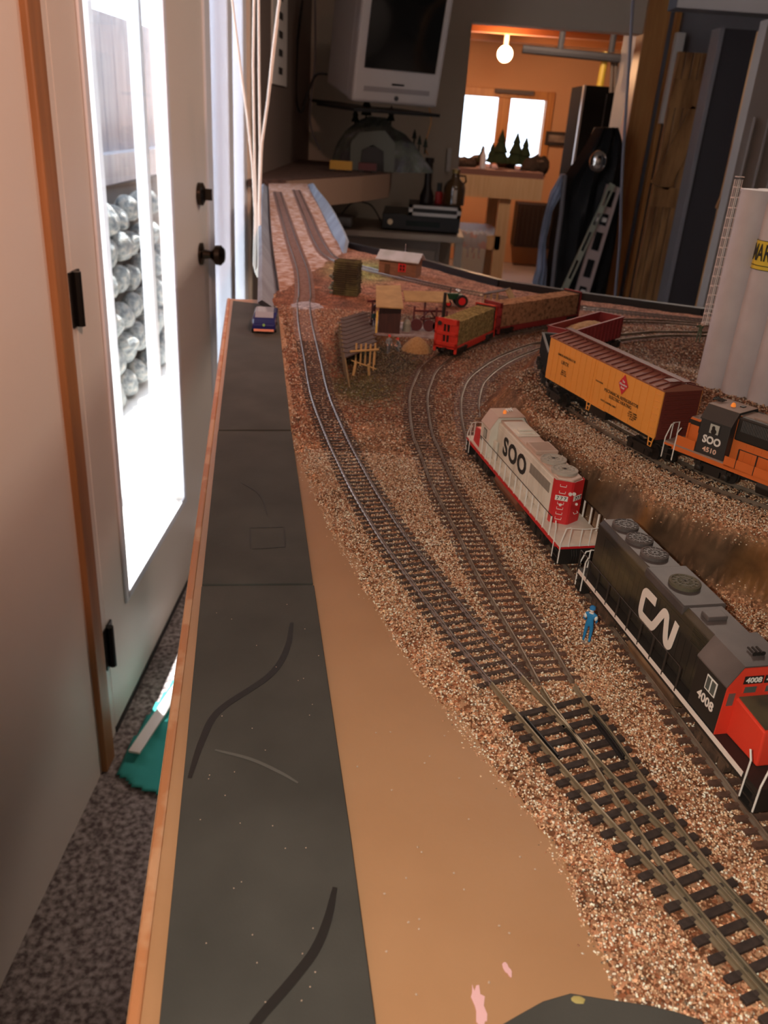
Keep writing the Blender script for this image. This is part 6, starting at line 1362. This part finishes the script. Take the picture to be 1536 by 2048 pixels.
o = MB(); a, b_ = aty(990, 177, 8.85), aty(1066, 190, 8.85); o.box(a.x, b_.x, 8.8, 8.88, b_.z, a.z); tag(o.build('curtain_valance', mat('grey_bar', (.10, .08, .08), .6)), 'narrow grey bar fixed above the far window', 'curtain rail')
# bulb
lb = thing('ceiling_lamp', tuple(aty(1010, 108, 7.7)), 'bare glowing bulb in a white holder on the pine ceiling', 'ceiling lamp')
q = MB(); q.blob((0, 0, 0), .062, 3); q.build('bulb', mat('bulb_glow', (1, .9, .7), .4, emit=(1, .72, .42), es=14), lb, smooth=True)
q = MB(); q.lathe((0, 0, .05), [(.02, 0), (.02, max(.01, .945 - lb.location.z - .05)), (.075, max(.011, .946 - lb.location.z - .05)), (.075, .95 - lb.location.z - .048)], 20); q.build('lamp_holder', m_white, lb, smooth=True)
bpy.data.objects['bulb_light'].location = lb.location + Vector((0, -.12, -.06))
bpy.data.objects['bulb_light'].data.shadow_soft_size = .05
# pipes on ceiling
q = MB(); p0, p1 = aty(1045, 98, 6.0), aty(1290, 122, 6.0); q.tube([p0, p1], .025, 8)
for u in (1120, 1222): pz = aty(u, 105, 6.0); q.tube([pz, (pz.x, pz.y, .95)], .02, 8)
tag(q.build('ceiling_pipe', m_dgrey), 'dark pipe slung under the pine ceiling', 'pipe')
o = MB(); a = aty(1212, 104, 6.05); b_ = aty(1200, 172, 6.05); o.tube([a, b_], .022, 8); tag(o.build('yellow_tube', mat('yellow_plastic', (.75, .50, .05), .4)), 'yellow level hanging above the black cabinet', 'hanging tool')
for i, u in enumerate((1226, 1234, 1244, 1256)):
    o = MB(); o.tube([aty(u, 108, 6.05), aty(u - 4, 185, 6.05)], .012, 6); o = o.build('hanging_rod', m_dwall); tag(o, '%s of four thin dark rods hanging from the pipe' % ('leftmost', 'second from left', 'third from left', 'rightmost')[i], 'rod', 'rods hanging above the cabinet')
# black cabinet + hanging coats
YK = 6.9
a, b_ = aty(1172, 170, YK), aty(1262, 180, YK)
cb_ = thing('tall_cabinet', ((a.x + b_.x) / 2, YK + .3, FLOOR), 'tall black cabinet behind the hanging coats', 'cabinet')
wC = (b_.x - a.x) / 2; hC = a.z - FLOOR
q = MB(); q.box(-wC, wC, -.28, .3, 0, hC); q.build('case', mat('cabinet_black', (.012, .011, .011), .95, spec=.05), cb_, bevel=.004)
q = MB(); q.box(-wC - .012, -wC + .004, -.3, -.26, 0, hC); q.build('edge_trim', mat('steel_edge', (.35, .33, .33), .35, metal=.5), cb_)
q = MB(); q.box(-.003, .003, -.292, -.28, .05, hC - .05); q.build('door_gap', m_dgrey, cb_)
YJ = 4.8
def coat(name, outline, y, depth, m, label, cat='coat', fold=.02, seed=1):
    L_, R_ = outline; rows = 26; colsn = 14; vs = []; fs = []; lv = [p[1] for p in L_]; rv = [p[1] for p in R_]
    v0 = max(min(lv), min(rv)); v1 = min(max(lv), max(rv))
    for side in (0, 1):
        for i in range(rows + 1):
            v = v0 + (v1 - v0) * i / rows; ul = np.interp(v, lv, [p[0] for p in L_]); ur = np.interp(v, rv, [p[0] for p in R_])
            for j in range(colsn + 1):
                t_ = j / colsn; p_ = aty(ul + (ur - ul) * t_, v, y); bul = math.sin(math.pi * t_) ** .5
                dy = (-1 if side == 0 else 1) * depth * bul + fold * math.sin(t_ * 19 + i * .25 + seed) * bul
                vs.append((p_.x, p_.y + dy, p_.z))
    n = (rows + 1) * (colsn + 1)
    for s in (0, 1):
        for i in range(rows):
            for j in range(colsn): k = s * n + i * (colsn + 1) + j; fs.append((k, k + 1, k + colsn + 2, k + colsn + 1))
    for i in (0, rows):
        for j in range(colsn): k = i * (colsn + 1) + j; fs.append((k, k + 1, n + k + 1, n + k))
    q = MB(); q.add(vs, fs); o = q.build(name, m, smooth=True); return tag(o, label, cat)
coat('garment_bag', ([(1122, 348), (1100, 385), (1086, 440), (1078, 480), (1072, 540), (1064, 560), (1066, 580), (1074, 676)], [(1130, 348), (1128, 385), (1105, 420), (1100, 450), (1092, 480), (1094, 540), (1086, 676)]), YJ - .12, .03, mat('pale_denim', (.55, .62, .80), .7, c2=(.34, .40, .52), scale=8), 'pale blue garment draped at the left of the black coats', 'garment')
coat('black_coat', ([(1190, 255), (1165, 300), (1140, 335), (1122, 360), (1108, 420), (1098, 480), (1090, 676)], [(1236, 255), (1245, 280), (1246, 330), (1240, 400), (1232, 480), (1195, 676)]), YJ, .10, mat('black_cloth', (.010, .010, .011), .7), 'bulky black coats hanging in front of the black cabinet', 'coat', fold=.03)
q = MB(); q.tube([aty(1130, 350, YJ - .16), aty(1122, 430, YJ - .16), aty(1112, 500, YJ - .16), aty(1094, 676, YJ - .16)], .012, 6); tag(q.build('grey_pole', m_grey), 'thin grey pole in front of the coats', 'pole')
o = MB(); p_ = aty(1196, 323, YJ - .15); o.blob((p_.x, p_.y, p_.z), (.045, .03, .055), 3); tag(o.build('shiny_dome', mat('polished_steel', (.7, .7, .7), .12, metal=1), smooth=True), 'shiny dome catching the window light on the black coat', 'metal dome')
# spirit levels leaning
def level(u0, v0, u1, v1, y0, y1, wd, m, label):
    a = aty(u0, v0, y0); b_ = aty(u1, v1, y1); e = thing('spirit_level', b_, label, 'spirit level'); q = rel(MB(), e)
    t_ = (a - b_); L_ = t_.length; t_.normalize(); sd = t_.cross(Vector((0, 1, 0))).normalized()
    cuts = [.0, .06, .12, .22, .36, .46, .60, .68, .76, .90, 1.0]; 
    def seg(s0, s1, w0, w1): q.prism([b_ + t_ * L_ * s0 + sd * w0, b_ + t_ * L_ * s1 + sd * w0, b_ + t_ * L_ * s1 + sd * w1, b_ + t_ * L_ * s0 + sd * w1], (0, .02, 0))
    seg(0, 1, -wd / 2, -wd * .28); seg(0, 1, wd * .28, wd / 2)
    for s0, s1 in ((0, .03), (.12, .20), (.36, .44), (.60, .66), (.76, .82), (.95, 1)): seg(s0, s1, -wd * .3, wd * .3)
    q.build('level_frame', m, e)
    for s0 in (.075, .71): rel(MB(), e).tube([b_ + t_ * L_ * s0 - sd * wd * .15 + Vector((0, -.005, 0)), b_ + t_ * L_ * s0 + sd * wd * .15 + Vector((0, -.005, 0))], .012, 8).build('vial', m_lens, e)
level(1228, 372, 1160, 600, 4.58, 4.46, .075, mat('pinkish_aluminium', (.60, .48, .45), .4, metal=.2), 'wide aluminium spirit level leaning against the post, right of the pair')
level(1226, 368, 1118, 604, 4.55, 4.44, .030, mat('greenish_aluminium', (.45, .48, .38), .4, metal=.2), 'narrow greenish spirit level leaning at a lower angle, left of the pair')

# =================================================================== FLOOR ITEMS
m_teal = mat('teal_cloth', (.03, .33, .30), .85)
pc = [at(232, 1548, FLOOR + .01), at(262, 1575, FLOOR + .01), at(320, 1590, FLOOR + .01), at(420, 1592, FLOOR + .01), at(470, 1450, FLOOR + .01), at(430, 1280, FLOOR + .01), at(372, 1325, FLOOR + .01), at(340, 1365, FLOOR + .01), at(296, 1425, FLOOR + .01), at(262, 1480, FLOOR + .01)]
poly2 = [(p.x, p.y) for p in pc]; gx = np.arange(-.62, -.1, .008); gy = np.arange(1.1, 1.95, .008); X, Y = np.meshgrid(gx, gy); sdp = polydist(X.ravel(), Y.ravel(), poly2).reshape(X.shape)
Zc = FLOOR + .006 + .020 * np.maximum(0, vnoise(X, Y, 14) + .6 * vnoise(X + Y, Y, 30, 1) - .45) * sm(-sdp / .03)
ins = sdp < 0; ins &= X > -.552; vs = [(X[i, j], Y[i, j], Zc[i, j]) for i in range(X.shape[0]) for j in range(X.shape[1])]; W_ = X.shape[1]; fs = [(i * W_ + j, i * W_ + j + 1, (i + 1) * W_ + j + 1, (i + 1) * W_ + j) for i in range(X.shape[0] - 1) for j in range(W_ - 1) if ins[i, j] and ins[i + 1, j + 1] and ins[i, j + 1] and ins[i + 1, j]]
q = MB(); q.add(vs, fs); o = q.build('teal_cloth', m_teal, smooth=True); sld = o.modifiers.new('s', 'SOLIDIFY'); sld.thickness = .003; tag(o, 'crumpled teal cloth on the carpet beside the glazed door', 'cloth')
import bmesh as _b
bm = _b.new(); bm.from_mesh(o.data); _b.ops.delete(bm, geom=[v for v in bm.verts if not v.link_faces], context='VERTS'); bm.to_mesh(o.data); bm.free()
a = at(268, 1505, FLOOR + .03); b_ = at(345, 1390, FLOOR + .03); dd = (b_ - a); b2 = a + dd * 1.8
q = MB(); q.plank(a, b2, .026, .006); tag(q.build('wooden_ruler', m_white, bevel=.001), 'flat white painted ruler lying on the teal cloth', 'ruler')
